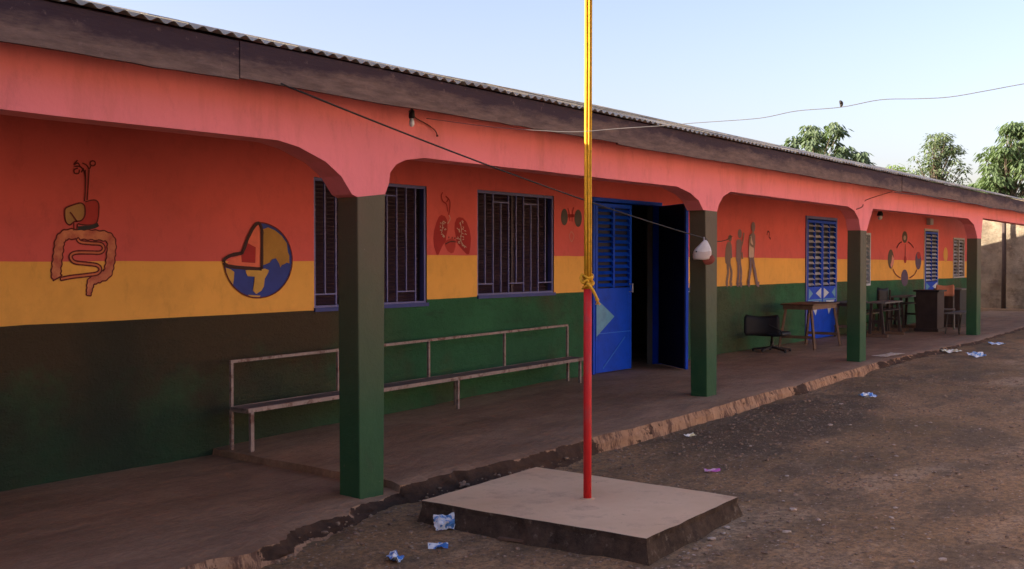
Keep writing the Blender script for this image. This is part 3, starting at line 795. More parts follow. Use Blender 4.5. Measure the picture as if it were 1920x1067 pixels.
# --- pillars (green lower shafts)
PB = [-.2, -.155, -.006, -.002, 0.0, 0]
for i, (x0, x1, za, zb_) in enumerate(PIL):
    mb = MB()
    zb0 = PB[i] - .12
    H = [zb0, PB[i] + .02, .4, .8, 1.2, 1.55]
    vs = []
    tp = .006 if i else 0
    rings = [(z, .004 if z < .1 else 0) for z in H] + [('t', 0)]
    for z, ex in rings:
        for (xx, yy, zt) in ((x0, YP, za), (x1, YP, zb_), (x1, YB, zb_), (x0, YB, za)):
            zz = zt if z == 't' else z
            k = (zz - 0) / 1.9
            wob = .004 * N(zz * 2, i * 7 + xx)
            xo = xx + wob + (.012 * (1 - k) if (i == 1 and xx == x0) else 0) - (.02 * (1 - k) if (i == 1 and xx == x1) else 0) + (.05 * (1 - k) if (i == 2 and xx == x0) else 0)
            vs.append((xo, yy + (.0015 if yy == YB else -.0015) * (0 if z == 't' else 1), zz))
    fs = []
    for r in range(len(rings) - 1):
        for kx in range(4):
            k2 = (kx + 1) % 4
            fs.append((r * 4 + kx, r * 4 + k2, r * 4 + 4 + k2, r * 4 + 4 + kx))
    fs.append((0, 3, 2, 1))
    mb.add(vs, fs)
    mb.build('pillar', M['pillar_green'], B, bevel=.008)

# --- fascia boards
JO = [-6.2, -2.3, .4, 3.938, 8.011, 12.40, 16.02, 19.3, 22.58, 25.9, 28.4, 30.9]
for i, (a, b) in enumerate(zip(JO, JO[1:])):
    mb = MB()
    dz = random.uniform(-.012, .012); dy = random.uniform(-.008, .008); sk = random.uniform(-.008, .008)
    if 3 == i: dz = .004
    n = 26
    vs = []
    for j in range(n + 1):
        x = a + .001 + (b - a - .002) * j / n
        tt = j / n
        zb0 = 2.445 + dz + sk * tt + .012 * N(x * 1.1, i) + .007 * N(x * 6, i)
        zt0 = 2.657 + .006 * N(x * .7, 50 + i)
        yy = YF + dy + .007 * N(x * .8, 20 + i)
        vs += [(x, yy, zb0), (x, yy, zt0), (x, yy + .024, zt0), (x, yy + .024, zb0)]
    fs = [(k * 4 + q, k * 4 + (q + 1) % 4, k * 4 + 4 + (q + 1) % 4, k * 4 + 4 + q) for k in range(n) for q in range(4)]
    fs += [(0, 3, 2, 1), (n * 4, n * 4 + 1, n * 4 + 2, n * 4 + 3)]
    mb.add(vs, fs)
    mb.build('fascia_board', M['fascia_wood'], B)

# --- corrugated roof: lapped sheets on a low pitch, ridge behind
PITCH = math.radians(14.68)
PER = .095; NP = 8; SW = PER * NP
RL1, RL2 = 2.75, 2.75


def sheet_mesh(L):
    mb = MB()
    nu = NP * 8 + 4
    vs = []
    for lay in (0, -.0016):
        for vv_ in (0, L):
            for k in range(nu + 1):
                u = PER * k / 8
                vs.append((u, vv_, .0105 * math.cos(2 * math.pi * u / PER) + lay + .003 * math.sin(u * 7)))
    w = nu + 1
    fs = []
    for k in range(nu):
        fs.append((k, k + 1, w + k + 1, w + k))
        fs.append((2 * w + k, 3 * w + k, 3 * w + k + 1, 2 * w + k + 1))
        fs.append((k, 2 * w + k, 2 * w + k + 1, k + 1))
    mb.add(vs, fs)
    return mb


src = None
for tier in range(2):
    for i in range(51):
        x = -6.3 + i * SW
        if x > 31.0: continue
        pt_ = math.radians(lerp([(-7, 14.68), (10.5, 14.68), (13.5, 15.1), (16.0, 15.35), (20, 15.2), (32, 15.2)], x))   # the old timbers have crept: the slope is not quite true
        y0 = YF - .03 + tier * (RL1 - .15) * math.cos(pt_)
        z0 = 2.664 + .010 + tier * ((RL1 - .15) * math.sin(pt_) + .004)
        rx = pt_ + random.uniform(-.0015, .0015)
        loc = Vector((x, y0 + random.uniform(-.012, .012), z0 + (.0022 if i % 2 else 0) + random.uniform(-.002, .002)))
        if src is None:
            src = sheet_mesh(RL1).build('roof_sheet', M['roof_metal'], B, origin=(0, 0, 0), smooth=True)
            src.location = loc - W[B.name]; o = src
        else:
            o = inst(src, loc, B, 'roof_sheet')
        o.rotation_euler = (rx, random.uniform(-.002, .002), random.uniform(-.0015, .0015))
# rear slope of the roof, following the same crept ridge line
mb = MB(); vs = []
rxs = [-6.3, 10.5, 12, 13.5, 16.0, 20, 26, 31.5]
for x in rxs:
    pt_ = math.radians(lerp([(-7, 14.68), (10.5, 14.68), (13.5, 15.1), (16.0, 15.35), (20, 15.2), (32, 15.2)], x))
    zr = 2.674 + (RL1 + RL2 - .15) * math.sin(pt_); yr = YF - .03 + (RL1 + RL2 - .15) * math.cos(pt_)
    vs += [(x, yr - .04, zr + .006), (x, 15.2, 2.7), (x, 15.2, 2.694), (x, yr - .04, zr)]
fs = [(i * 4 + q, i * 4 + (q + 1) % 4, i * 4 + 4 + (q + 1) % 4, i * 4 + 4 + q) for i in range(len(rxs) - 1) for q in range(4)] + [(0, 3, 2, 1), (28, 29, 30, 31)]
mb.add(vs, fs)
mb.build('roof_rear_slope', M['roof_metal'], B)
for yy in (5.25, 6.3, 7.45, 8.6):       # purlins under the sheets
    z = 2.664 + (yy - YF) * math.tan(PITCH) - .05
    MB().box(-6.2, 30.9, yy - .025, yy + .025, z - .035, z + .03).build('purlin', M['dark_timber'], B)

# --- barred windows
def barred_window(x0, x1, z0, z1, nb):
    m = MB()
    fw = .03
    yf, yb = YW + .012, YW + .07
    m.box(x0 + .002, x0 + fw, yf, yb, z0 + .002, z1 - .002); m.box(x1 - fw, x1 - .002, yf, yb, z0 + .002, z1 - .002)
    m.box(x0 + fw, x1 - fw, yf, yb, z1 - fw, z1 - .002); m.box(x0 + fw, x1 - fw, yf, yb, z0 + .002, z0 + fw)
    w = m.build('window', M['bar_blue'], B)
    MB().box(x0 - .004, x1 + .01, YW - .02, YW + .011, z0 - .024, z0 + .012).build('sill', M['sill_blue'], w)
    # horizontal louvre slats behind the bars, joined per shutter
    m = MB()
    nl = 30
    xm = [x0 + fw, (x0 + x1) / 2 - .02, (x0 + x1) / 2 + .02, x1 - fw]
    for a, b in ((xm[0], xm[1]), (xm[2], xm[3])):
        for k in range(nl):
            z = z0 + fw + .02 + (z1 - z0 - 2 * fw - .03) * k / (nl - 1)
            m.obox(((a + b) / 2, YW + .105, z), (b - a - .004, .045, .006), (math.radians(38), 0, 0))
    m.box(xm[1], xm[2], YW + .075, YW + .13, z0 + fw, z1 - fw)
    lp = m.build('louvre_panel', M['shutter_dark'], w)
    MB().box(x0 + fw, x1 - fw, YW + .135, YW + .145, z0 + fw, z1 - fw).build('shutter_backing', M['shutter_dark'], w)
    # upright bars, every third one stopping at a short tie
    sp = (x1 - x0 - .03) / (nb + 1)
    for k in range(nb):
        x = x0 + .015 + sp * (k + 1)
        zt, zb0 = z1 - fw, z0 + fw
        if k % 4 == 2: zt = z1 - .125
        if k % 4 == 0: zb0 = z0 + .14
        MB().box(x - .0075, x + .0075, YW + .016, YW + .031, zb0, zt).build('bar', M['bar_blue'], w)
        if k % 4 == 2:
            MB().box(x - sp + .0076, x + sp - .0076, YW + .016, YW + .030, z1 - .125, z1 - .112).build('tie', M['bar_blue'], w)
        if k % 4 == 0:
            MB().box(max(x - sp + .0076, x0 + fw), x + sp - .0076, YW + .016, YW + .030, z0 + .127, z0 + .14).build('tie', M['bar_blue'], w)
    return w


barred_window(*OPEN[0], 10)
barred_window(*OPEN[1], 9)


def slat_window(x0, x1, z0, z1, ns, colm):
    m = MB(); fw = .045
    yf, yb = YW - .012, YW + .06
    m.box(x0 + .002, x0 + fw, yf, yb, z0 + .002, z1 - .002); m.box(x1 - fw, x1 - .002, yf, yb, z0 + .002, z1 - .002)
    m.box(x0 + fw, x1 - fw, yf, yb, z1 - fw, z1 - .002); m.box(x0 + fw, x1 - fw, yf, yb, z0 + .002, z0 + fw)
    xm = (x0 + x1) / 2
    m.box(xm - .03, xm + .03, yf + .002, yb, z0 + fw, z1 - fw)
    w = m.build('window', colm, B)
    MB().box(x0 + fw, x1 - fw, YW + .10, YW + .11, z0 + fw, z1 - fw).build('shutter_backing', M['shutter_dark'], w)
    s = None
    for a, b in ((x0 + fw, xm - .03), (xm + .03, x1 - fw)):
        for k in range(ns):
            z = z0 + fw + (z1 - z0 - 2 * fw) * (k + .5) / ns
            if s is None:
                s = MB().obox(((a + b) / 2, YW + .03, z), (b - a - .006, .06, .008), (math.radians(42), 0, 0)).build('slat', M['slat_sky_pale'], w, origin=((a + b) / 2, YW + .03, z))
            else:
                inst(s, ((a + b) / 2, YW + .03, z), w, 'slat', (random.uniform(-.3, .25), 0, 0))
    return w


slat_window(*OPEN[4], 11, M['blue_white'])
slat_window(*OPEN[6], 11, M['frame_grey'])


# --- steel doors.  A leaf is modelled in its own X-Z plane (hinge at x=0) and swung about the hinge.
def door_leaf(hx, hy, w, h, ang, mirror, slat_m, ns, style, z0=.0):
    s = -1 if mirror else 1
    d = empty('tmp', (0, 0, 0)); bpy.data.objects.remove(d)
    def X(a, b): return (min(s * a, s * b), max(s * a, s * b))
    m = MB(); T = .02
    zl = .44 * h if style == 'far' else .50 * h
    fr = .05
    for a, b, c, e in ((0, fr, .01, h), (w - fr, w, .01, h), (fr, w - fr, h - fr, h), (fr, w - fr, .01, zl)):
        xa, xb_ = X(a, b); m.box(xa, xb_, -T, T, c, e)
    if style != 'plain':
        xa, xb_ = X(w / 2 - .02, w / 2 + .02); m.box(xa, xb_, -T + .002, T - .002, zl, h - fr)
    leaf = m.build('door', M['blue_paint'], None, origin=(0, 0, 0), bevel=.004)
    leaf.parent = B
    leaf.location = Vector((hx, hy, z0)) - W[B.name]
    leaf.rotation_euler = (0, 0, ang)
    W[leaf.name] = Vector((0, 0, 0))
    sl = None
    if style != 'plain':
        cols_ = ((fr, w / 2 - .02), (w / 2 + .02, w - fr))
    else:
        cols_ = ((fr, w - fr),)
    for a, b in cols_:
        xa, xb_ = X(a, b)
        for k in range(ns):
            z = zl + (h - fr - zl) * (k + .5) / ns
            if sl is None:
                sl = MB().obox(((xa + xb_) / 2, 0, z), (xb_ - xa - .004, .055, .007), (math.radians(42), 0, 0)).build('slat', slat_m, leaf, origin=((xa + xb_) / 2, 0, z))
            else:
                inst(sl, ((xa + xb_) / 2, 0, z), leaf, 'slat', (random.uniform(-.28, .25), 0, 0))
    xa, xb_ = X(fr, w - fr)
    xa, xb_ = X(.012, w - .012); MB().box(xa, xb_, T + .012, T + .016, .02, h - .012).build('leaf_backing', M['door_inner'], leaf)
    # pressed panels on the lower half
    yo = -T - .004
    def plate(pts, mat, nm):
        P = [(s * x, z) for x, z in pts]
        MB().prism_xz(P, yo, -T + .001).build(nm, mat, leaf)
    if style == 'near':
        zc = .33 * h
        plate([(.012, zc + .24), (w * .50, zc), (.012, zc - .24)], M['blue_light'], 'triangle_panel')
        xa, xb_ = X(.03, w - .03)
        MB().box(xa, xb_, yo, -T + .001, .505, .515).build('seam_strip', M['blue_mid'], leaf)
        MB().bar((s * w * .18, yo, .06), (s * w * .80, yo, .44), .006, .016).build('brace_ridge', M['blue_mid'], leaf)
        MB().tube([(s * (w - .06), -T - .05, 1.02), (s * (w - .06), -T - .05, 1.14)], .009, 8).bar((s * (w - .06), -T - .05, 1.03), (s * (w - .06), -T, 1.03), .012, .012).bar((s * (w - .06), -T - .05, 1.13), (s * (w - .06), -T, 1.13), .012, .012).build('handle', M['frame_grey'], leaf)
    elif style == 'far':
        za, zb0 = .34 * h, .43 * h
        plate([(.06, zb0), (w * .35, (za + zb0) / 2), (.06, za)], M['blue_light'], 'triangle_panel')
        plate([(w - .06, zb0), (w - .06, za), (w * .55, (za + zb0) / 2)], M['blue_white'], 'triangle_panel')
        plate([(.10, .32 * h), (w * .75, .32 * h), (w * .55, .20 * h)], M['blue_white'], 'triangle_panel')
        plate([(w * .80, .32 * h), (w - .03, .32 * h), (w - .03, .24 * h)], M['blue_light'], 'triangle_panel')
        xa, xb_ = X(.03, w - .03)
        MB().box(xa, xb_, yo, -T + .001, .325 * h, .335 * h).build('seam_strip', M['blue_light'], leaf)
    return leaf


def door_frame(o, mat):
    m = MB()
    m.box(o[0] - .03, o[0] + .02, YW - .02, YW + .1, -.01, o[3] + .03); m.box(o[1] - .02, o[1] + .03, YW - .02, YW + .1, -.01, o[3] + .03)
    m.box(o[0] + .02, o[1] - .02, YW - .02, YW + .1, o[3] - .02, o[3] + .03)
    m.build('door_frame', mat, B)


d1 = OPEN[2]; door_frame(d1, M['blue_paint'])
door_leaf(d1[0] + .025, YW - .005, .86, 2.17, math.radians(-1.5), False, M['blue_paint'], 13, 'near')
door_leaf(d1[1] - .025, YW - .03, .86, 2.19, math.radians(52), True, M['blue_paint'], 13, 'near')
d2 = OPEN[3]; door_frame(d2, M['bar_blue'])
door_leaf(d2[0] + .025, YW - .005, .73, 2.17, 0, False, M['slat_sky_pale'], 12, 'far')
door_leaf(d2[1] - .025, YW - .005, .73, 2.17, 0, True, M['slat_sky_pale'], 12, 'far')
d3 = OPEN[5]; door_frame(d3, M['frame_grey'])
door_leaf(d3[0] + .025, YW - .005, 1.05, 2.11, 0, False, M['slat_sky_pale'], 13, 'far')

# --- murals: flat paint, laid on the wall a millimetre or so proud, layer over layer
def ribbon(mb, pts, w, y, close=False):
    P = [Vector((p[0], p[1])) for p in pts]
    L = []; R = []
    for i, p in enumerate(P):
        t_ = P[min(i + 1, len(P) - 1)] - P[max(i - 1, 0)]
        if t_.length < 1e-9: t_ = Vector((1, 0))
        t_.normalize(); nrm = Vector((-t_.y, t_.x))
        ww = w[i] if isinstance(w, list) else w * (1 + .25 * N(i * .7, p.x * 9))
        L.append(p + nrm * ww / 2); R.append(p - nrm * ww / 2)
    n = len(P)
    vs = [(p.x, y, p.y) for p in L] + [(p.x, y, p.y) for p in R]
    mb.add(vs, [(i, i + 1, n + i + 1, n + i) for i in range(n - 1)])
    return L, R


def fill(mb, poly, y):
    bm = bmesh.new()
    vv_ = [bm.verts.new((x, y, z)) for x, z in poly]
    bm.faces.new(vv_)
    bmesh.ops.triangulate(bm, faces=bm.faces)
    bm.verts.index_update()
    mb.add([v.co[:] for v in bm.verts], [tuple(v.index for v in f.verts) for f in bm.faces])
    bm.free()


for mname, mlabel, items in MURALS:
    root = None
    layer = 0
    for it in items:
        layer += 1
        y = YW - .0015 - .0009 * layer
        mb = MB()
        extra = None
        if it[0] == 'P':
            P = [Vector(p) for p in it[3]]
            sm = [tuple(p) for p in P]
            fill(mb, sm, y)
        elif it[4] == 0.0:
            pts = crv(it[3][0], 8)
            big = it[1] == 'large_intestine'
            n = len(pts)
            ww = [(.074 * (1 + .10 * math.sin(i * 1.35)) * (1.0 if i < n * .82 else 1 - .55 * (i / n - .82) / .18)) if big else .024 for i in range(n)]
            L, R = ribbon(mb, pts, ww, y)
            extra = MB()
            ribbon(extra, L, .0105, y - .0005); ribbon(extra, R, .0105, y - .0005)
            ribbon(extra, [L[0], R[0]], .0105, y - .0005); ribbon(extra, [L[-1], R[-1]], .0105, y - .0005)
        else:
            for s_ in it[3]:
                ribbon(mb, crv(s_, 4), it[4], y)
        nm = it[1]
        if root is None:
            root = mb.build(mname, M[it[2]], B)
            root['label'] = mlabel
        else:
            mb.build(nm, M[it[2]], root)
        if extra is not None:
            extra.build('outline', M['m_line'], root)

# hanging hook-shaped crack and small wall fixings
mb = MB(); ribbon(mb, crv([(17.02, 1.86), (17.05, 1.92), (17.12, 1.90), (17.11, 1.83), (17.18, 1.80)], 4), .03, YW - .003)
mb.build('painted_mark', M['m_line'], B)

# ------------------------------------------------------------------ flagpole and its pad
pad_c = Vector((5.91, 3.78, 0))
root = empty('cement_pad', (5.91, 3.78, -.22))
tag(root, 'low square cement pad under the red and yellow pole', 'pad')
corner = [(5.233, 4.575), (5.262, 2.945), (6.545, 2.985), (6.605, 4.635)]
mb = MB(); ms = MB()
topv = []; midv = []; botv = []
n = 22
for a in range(4):
    p = Vector(corner[a]); q = Vector(corner[(a + 1) % 4])
    for i in range(n):
        c = p.lerp(q, i / n)
        nr_ = (c - Vector((5.91, 3.78))).normalized()
        w1 = .012 * N(c.x * 7, c.y * 7, 2) if i else 0
        e = c + nr_ * w1
        topv.append((e.x, e.y, -.100 + .004 * N(c.x * 2, c.y * 2)))
        e2 = c + nr_ * (w1 + .02 * N(c.x * 5, c.y * 5, 9) - .005)
        midv.append((e2.x, e2.y, -.135))
        e3 = c + nr_ * (.035 + .05 * max(0, N(c.x * 4, c.y * 4, 4)))
        botv.append((e3.x, e3.y, ground_z(e3.x, e3.y) - .02))
k = len(topv)
# gently uneven top
cen = [(5.91 + (x - 5.91) * f_, 3.78 + (y - 3.78) * f_) for f_ in (.75, .5, .25) for x, y, z in topv]
vs = topv + [(x, y, -.100 + .004 * N(x * 2, y * 2)) for x, y in cen] + [(5.91, 3.78, -.099)]
fs = []
for r in range(3):
    for i in range(k):
        i2 = (i + 1) % k
        fs.append((r * k + i, r * k + i2, (r + 1) * k + i2, (r + 1) * k + i))
for i in range(k): fs.append((3 * k + i, 3 * k + (i + 1) % k, 4 * k))
mb.add(vs, fs)
mb.build('slab_top', M['pad_cement'], root)
vs = topv + midv + botv
fs = [(r * k + i, r * k + (i + 1) % k, (r + 1) * k + (i + 1) % k, (r + 1) * k + i) for r in range(2) for i in range(k)]
ms.add(vs, fs)
ms.build('slab_side', M['pad_side'], root)

PX, PY = 5.921, 3.752
fp = empty('flagpole', (PX, PY, -.1))
tag(fp, 'tall thin pole, red below and yellow above, standing on the cement pad', 'flagpole')
MB().tube([(PX, PY, -.13), (PX, PY, .5), (PX, PY, 1.262)], .0265, 16).build('lower_shaft', M['pole_red'], fp, smooth=True)
MB().tube([(PX, PY, 1.2621), (PX, PY, 4.0), (PX, PY, 6.4)], [.0245, .023, .021], 16).build('upper_shaft', M['pole_yellow'], fp, smooth=True)
MB().tube([(PX - .030, PY + .026, 1.262), (PX + .034, PY - .034, 1.262)], .004, 6).build('crossbar', M['metal_dark'], fp)
MB().tube([(PX, PY, -.101), (PX, PY, -.096), (PX, PY, -.0935)], [.052, .045, .028], 14).build('collar', M['pad_cement'], fp, smooth=True)
MB().tube([(PX, PY, 6.4), (PX, PY, 6.43)], .034, 12).build('cap', M['metal_dark'], fp)

rp = empty('halyard_rope', (PX, PY, 1.25))
tag(rp, 'yellow flag rope tied in a knot round the pole with a loose tail', 'rope')
V2 = Vector((-.593, .805))   # left of the pole as seen from the yard
rt2 = Vector((.593, -.805)); fr2 = Vector((-.805, -.593))


def rp_pt(a, b, z): return (PX + rt2.x * a + fr2.x * b, PY + rt2.y * a + fr2.y * b, z)


for (a0, b0, a1, b1) in ((-.012, .028, -.018, .024), (.004, .031, .012, .026), (.017, .026, .024, .016)):
    pts = [rp_pt(a0 + (a1 - a0) * i / 14 + .004 * N(i * .6, a0 * 90), b0 + (b1 - b0) * i / 14 + .002, 1.30 + 5.0 * i / 14) for i in range(15)]
    MB().tube(pts, .0068, 6).build('strand', M['rope_yellow'], rp, smooth=True)
# knot: windings with uneven tilt
pts = []
for i in range(70):
    a = i / 70 * 2 * math.pi * 4.3
    r = .033 + .006 * math.sin(i * .9)
    pts.append((PX + r * math.cos(a), PY + r * math.sin(a), 1.275 + .075 * i / 70 + .016 * math.sin(a * 1.5 + 1)))
MB().tube(pts, .0075, 6).build('knot', M['rope_yellow'], rp, smooth=True)
pts = [rp_pt(-.035, .02, 1.36), rp_pt(-.048, .03, 1.33), rp_pt(-.035, .04, 1.30), rp_pt(-.01, .045, 1.32), rp_pt(.0, .04, 1.30)]
MB().tube(crv(pts, 5), .008, 6).build('knot', M['rope_yellow'], rp, smooth=True)
pts = crv([rp_pt(-.01, .04, 1.30), rp_pt(.015, .045, 1.275), rp_pt(.04, .035, 1.235), rp_pt(.062, .03, 1.185)], 6)
tl = MB().tube(pts, [.010] * (len(pts) - 4) + [.010, .011, .013, .012], 7)
for k in range(9):
    a = random.uniform(-.02, .02); tl.tube([pts[-1], Vector(pts[-1]) + Vector((a, random.uniform(-.015, .015), -.03 + .01 * random.random()))], .0018, 4)
tl.build('tail', M['rope_yellow'], rp, smooth=True)

# ------------------------------------------------------------------ wires
def sag(a, b, s, n=16):
    a = Vector(a); b = Vector(b)
    return [a.lerp(b, i / n) - Vector((0, 0, s * 4 * (i / n) * (1 - i / n))) for i in range(n + 1)]


o = MB().tube(sag((4.23, YF - .004, 2.46), (10.345, 5.085, 1.668), .05, 24) + sag((10.345, 5.085, 1.668), (15.66, YW - .01, 1.816), .05, 10)[1:], .0058, 6).build('clothes_line', M['wire_black'], None, smooth=True)
tag(o, 'thin black line slanting from the eave down past the second pillar', 'wire')
pts = [(5.5, 4.757, 2.393), (5.431, 4.166, 2.287), (5.389, 3.807, 2.237), (5.357, 3.534, 2.205), (5.34, 3.382, 2.196), (5.314, 3.162, 2.193), (5.28, 2.871, 2.184), (5.256, 2.665, 2.181), (5.218, 2.342, 2.172), (5.204, 2.22, 2.174), (5.185, 2.058, 2.189), (5.158, 1.828, 2.185), (5.136, 1.634, 2.201), (5.115, 1.458, 2.188), (5.098, 1.313, 2.181), (5.079, 1.151, 2.192), (5.06, 0.986, 2.206), (5.0, 0.5, 2.24), (4.9, -0.4, 2.36), (4.8, -1.4, 2.6)]
more = []
KNOT = (5.158, 1.828, 2.185)
cab = MB().tube(crv(pts + more, 5), .0019, 6).build('overhead_cable', M['wire_pale'], None, smooth=True)
tag(cab, 'pale kinked cable running from the eave across the sky over the yard', 'cable')
o = MB().tube([(0, 0, -.012), (.008, 0, -.004), (.006, 0, .008), (-.006, 0, .012), (-.009, 0, 0)], [.004, .008, .009, .007, .003], 6).build('tape', M['wire_black'], cab, smooth=True)
o.location = Vector(KNOT) - W[cab.name]
pts = [(x, YF - .012 - .01 * abs(N(x * .7, 3)), 2.432 - .022 * (1 - math.cos(x * 2.2)) / 2 - .01 * N(x * .9)) for x in [15.6 + .35 * i for i in range(46)]]
o = MB().tube(crv(pts, 3), .0055, 6).build('eave_cable', M['wire_pale'], None, smooth=True)
tag(o, 'pale cable sagging along the lower edge of the far fascia boards', 'cable')
o = MB().tube(crv([(15.62, YF + .02, 2.42), (15.45, YP - .012, 2.30), (15.30, YP - .012, 2.20), (15.05, YP - .012, 2.155)], 5), .006, 6).build('cord', M['cord_brown'], None, smooth=True)
tag(o, 'short brown cord slanting across the beam above the third pillar', 'cord')

lb = empty('light_bulb', (5.568, 4.95, 2.36))
tag(lb, 'white bulb in a black holder hanging below the fascia near the front pillar', 'light bulb')
MB().tube([(5.568, 4.95, 2.415), (5.568, 4.95, 2.425), (5.568, 4.95, 2.465), (5.568, 4.95, 2.475)], [.019, .022, .020, .010], 12).build('holder', M['chair_black'], lb, smooth=True)
MB().tube([(5.568, 4.95, 2.414), (5.568, 4.95, 2.395), (5.568, 4.95, 2.375), (5.568, 4.95, 2.362), (5.568, 4.95, 2.357)], [.013, .017, .019, .013, .004], 12).build('bulb', M['bulb_glass'], lb, smooth=True)
MB().tube(crv([(5.44, 4.80, 2.475), (5.46, 4.86, 2.455), (5.52, 4.93, 2.452), (5.566, 4.95, 2.476), (5.60, 4.92, 2.49), (5.64, 4.82, 2.50)], 5), .005, 6).build('flex', M['wire_black'], lb, smooth=True)
o = MB().tube(crv([(5.70, 5.085, 2.47), (5.73, 5.08, 2.462), (5.78, 5.09, 2.445), (5.9, 5.10, 2.42), (5.98, 5.095, 2.385), (6.0, 5.09, 2.352)], 5), .004, 6).tube([(6.0, 5.09, 2.352), (6.003, 5.088, 2.34)], .008, 6).build('loose_wire', M['cord_brown'], None, smooth=True)
tag(o, 'loose dangling wire end on the pink beam beside the light bulb', 'wire')

# ------------------------------------------------------------------ cap on the line
cp = empty('cap', (10.19, 5.045, 1.41))
tag(cp, 'white cap with a reddish brim pegged on the line at the second pillar', 'cap')
CX, CY = 10.19, 5.045


def cap_ring(z, rx, ry, lean, n=20):
    return [(CX + lean * rt2.x + rt2.x * rx * math.cos(a) + fr2.x * ry * math.sin(a), CY + lean * rt2.y + rt2.y * rx * math.cos(a) + fr2.y * ry * math.sin(a), z + .004 * math.sin(3 * a)) for a in [2 * math.pi * i / n for i in range(n)]]


prof = [(1.452, .087, .045, -.016), (1.470, .094, .05, -.016), (1.50, .096, .052, -.014), (1.535, .094, .05, -.010), (1.57, .078, .042, -.002), (1.605, .052, .030, .008), (1.635, .028, .018, .014), (1.652, .009, .008, .017)]
vs = []; fs = []
for z, a, b, l in prof:
    r = cap_ring(z, a, b, l)
    for i, p in enumerate(r):
        f_ = 1 + (.08 * math.sin(i * 2.1 + z * 30) if z > 1.54 else 0)
        vs.append((CX + l * rt2.x + (p[0] - CX - l * rt2.x) * f_, CY + l * rt2.y + (p[1] - CY - l * rt2.y) * f_, p[2]))
n = 20
mb = MB()
for r in range(len(prof) - 1):
    pass
mb.v = [tuple(p) for p in vs]
for r in range(len(prof) - 1):
    for i in range(n):
        mb.f.append([r * n + i, r * n + (i + 1) % n, (r + 1) * n + (i + 1) % n, (r + 1) * n + i]); mb.m.append(1 if r < 3 else 0)
mb.f.append([7 * n + i for i in range(n)]); mb.m.append(0)
mb.f.append([i for i in range(n - 1, -1, -1)]); mb.m.append(1)
mb.build('crown', [M['cap_white'], M['cap_band']], cp, smooth=True)
# brim hangs down on the right
vs = []; fs = []
nb_ = 14
for lay in (0, .006):
    for i in range(nb_ + 1):
        a = math.pi * (i / nb_) * .95 - .35
        vs.append((CX + rt2.x * (.02 + .075 * math.cos(-a + .9)) - fr2.x * lay, CY + rt2.y * (.02 + .075 * math.cos(-a + .9)) - fr2.y * lay, 1.452 - .0))
for i in range(nb_ + 1):
    pass
mb = MB()
ring_in = []; ring_out = []
for lay in (0.0, .006):
    ins = []; outs = []
    for i in range(nb_ + 1):
        u = i / nb_
        a_in = -.02 + .105 * u
        zi = 1.452 + .05 * u ** 2
        ang = -math.pi * .62 + math.pi * .85 * u
        oa = .040 + .075 * math.cos(ang); oz = 1.455 + .058 * math.sin(ang)
        ins.append(Vector((CX + rt2.x * a_in + fr2.x * (.03 - lay), CY + rt2.y * a_in + fr2.y * (.03 - lay), zi)))
        outs.append(Vector((CX + rt2.x * oa + fr2.x * (.02 - lay), CY + rt2.y * oa + fr2.y * (.02 - lay), oz)))
    ring_in.append(ins); ring_out.append(outs)
vs = ring_in[0] + ring_out[0] + ring_in[1] + ring_out[1]
w_ = nb_ + 1
fs = []
for i in range(nb_):
    fs.append((i, i + 1, w_ + i + 1, w_ + i)); fs.append((2 * w_ + i, 3 * w_ + i, 3 * w_ + i + 1, 2 * w_ + i + 1)); fs.append((w_ + i, w_ + i + 1, 3 * w_ + i + 1, 3 * w_ + i))
mb.add(vs, fs)
mb.build('brim', M['cap_brim'], cp, smooth=True)
MB().box(10.205, 10.217, 5.045, 5.057, 1.645, 1.685).build('peg', M['box_grey'], cp)
MB().obox((CX - .078 * rt2.x + fr2.x * .035, CY - .078 * rt2.y + fr2.y * .035, 1.532), (.012, .012, .012), (.5, .4, .3)).build('badge', M['chair_black'], cp)

# ------------------------------------------------------------------ long bench against the green wall
bn = empty('long_bench', (8.25, 7.0, -.1))
tag(bn, 'long low metal bench with flaking white paint against the green wall', 'bench')


def seat_z(x): return .245 + (.295 - .245) * (x - 5.75) / 5.1


def rail_z(x): return .615 + (.672 - .615) * (x - 5.75) / 5.1


XA, XB = 5.765, 10.78
for j, (y0, y1) in enumerate(((6.895, 6.985), (6.992, 7.085))):
    vs = []
    n = 20
    for i in range(n + 1):
        x = XA - .02 + (XB + .05 - XA) * i / n
        z = seat_z(x) + .004 * N(x * 1.5, j)
        vs += [(x, y0, z - .014), (x, y0, z), (x, y1, z), (x, y1, z - .014)]
    fs = [(k * 4 + q, k * 4 + (q + 1) % 4, k * 4 + 4 + (q + 1) % 4, k * 4 + 4 + q) for k in range(n) for q in range(4)] + [(0, 3, 2, 1), (n * 4, n * 4 + 1, n * 4 + 2, n * 4 + 3)]
    mb = MB(); mb.add(vs, fs); mb.build('seat_plank', M['bench_wood'], bn)
MB().bar((XA - .02, 6.880, seat_z(XA) - .014), (XB + .03, 6.880, seat_z(XB) - .014), .028, .034).build('seat_rail', M['bench_paint'], bn)
MB().bar((XA - .02, 7.092, seat_z(XA) - .012), (XB + .03, 7.092, seat_z(XB) - .012), .010, .03).build('seat_rail', M['bench_paint'], bn)
MB().bar((XA - .012, 7.102, rail_z(XA)), (XB - .02, 7.102, rail_z(XB)), .024, .024).build('back_rail', M['bench_paint'], bn)
for x in (5.767, 6.975, 8.235, 9.505, 10.755):
    MB().bar((x, 7.1025, seat_z(x) + .003), (x, 7.1025, rail_z(x) - .0125), .024, .024).build('back_post', M['bench_paint'], bn)
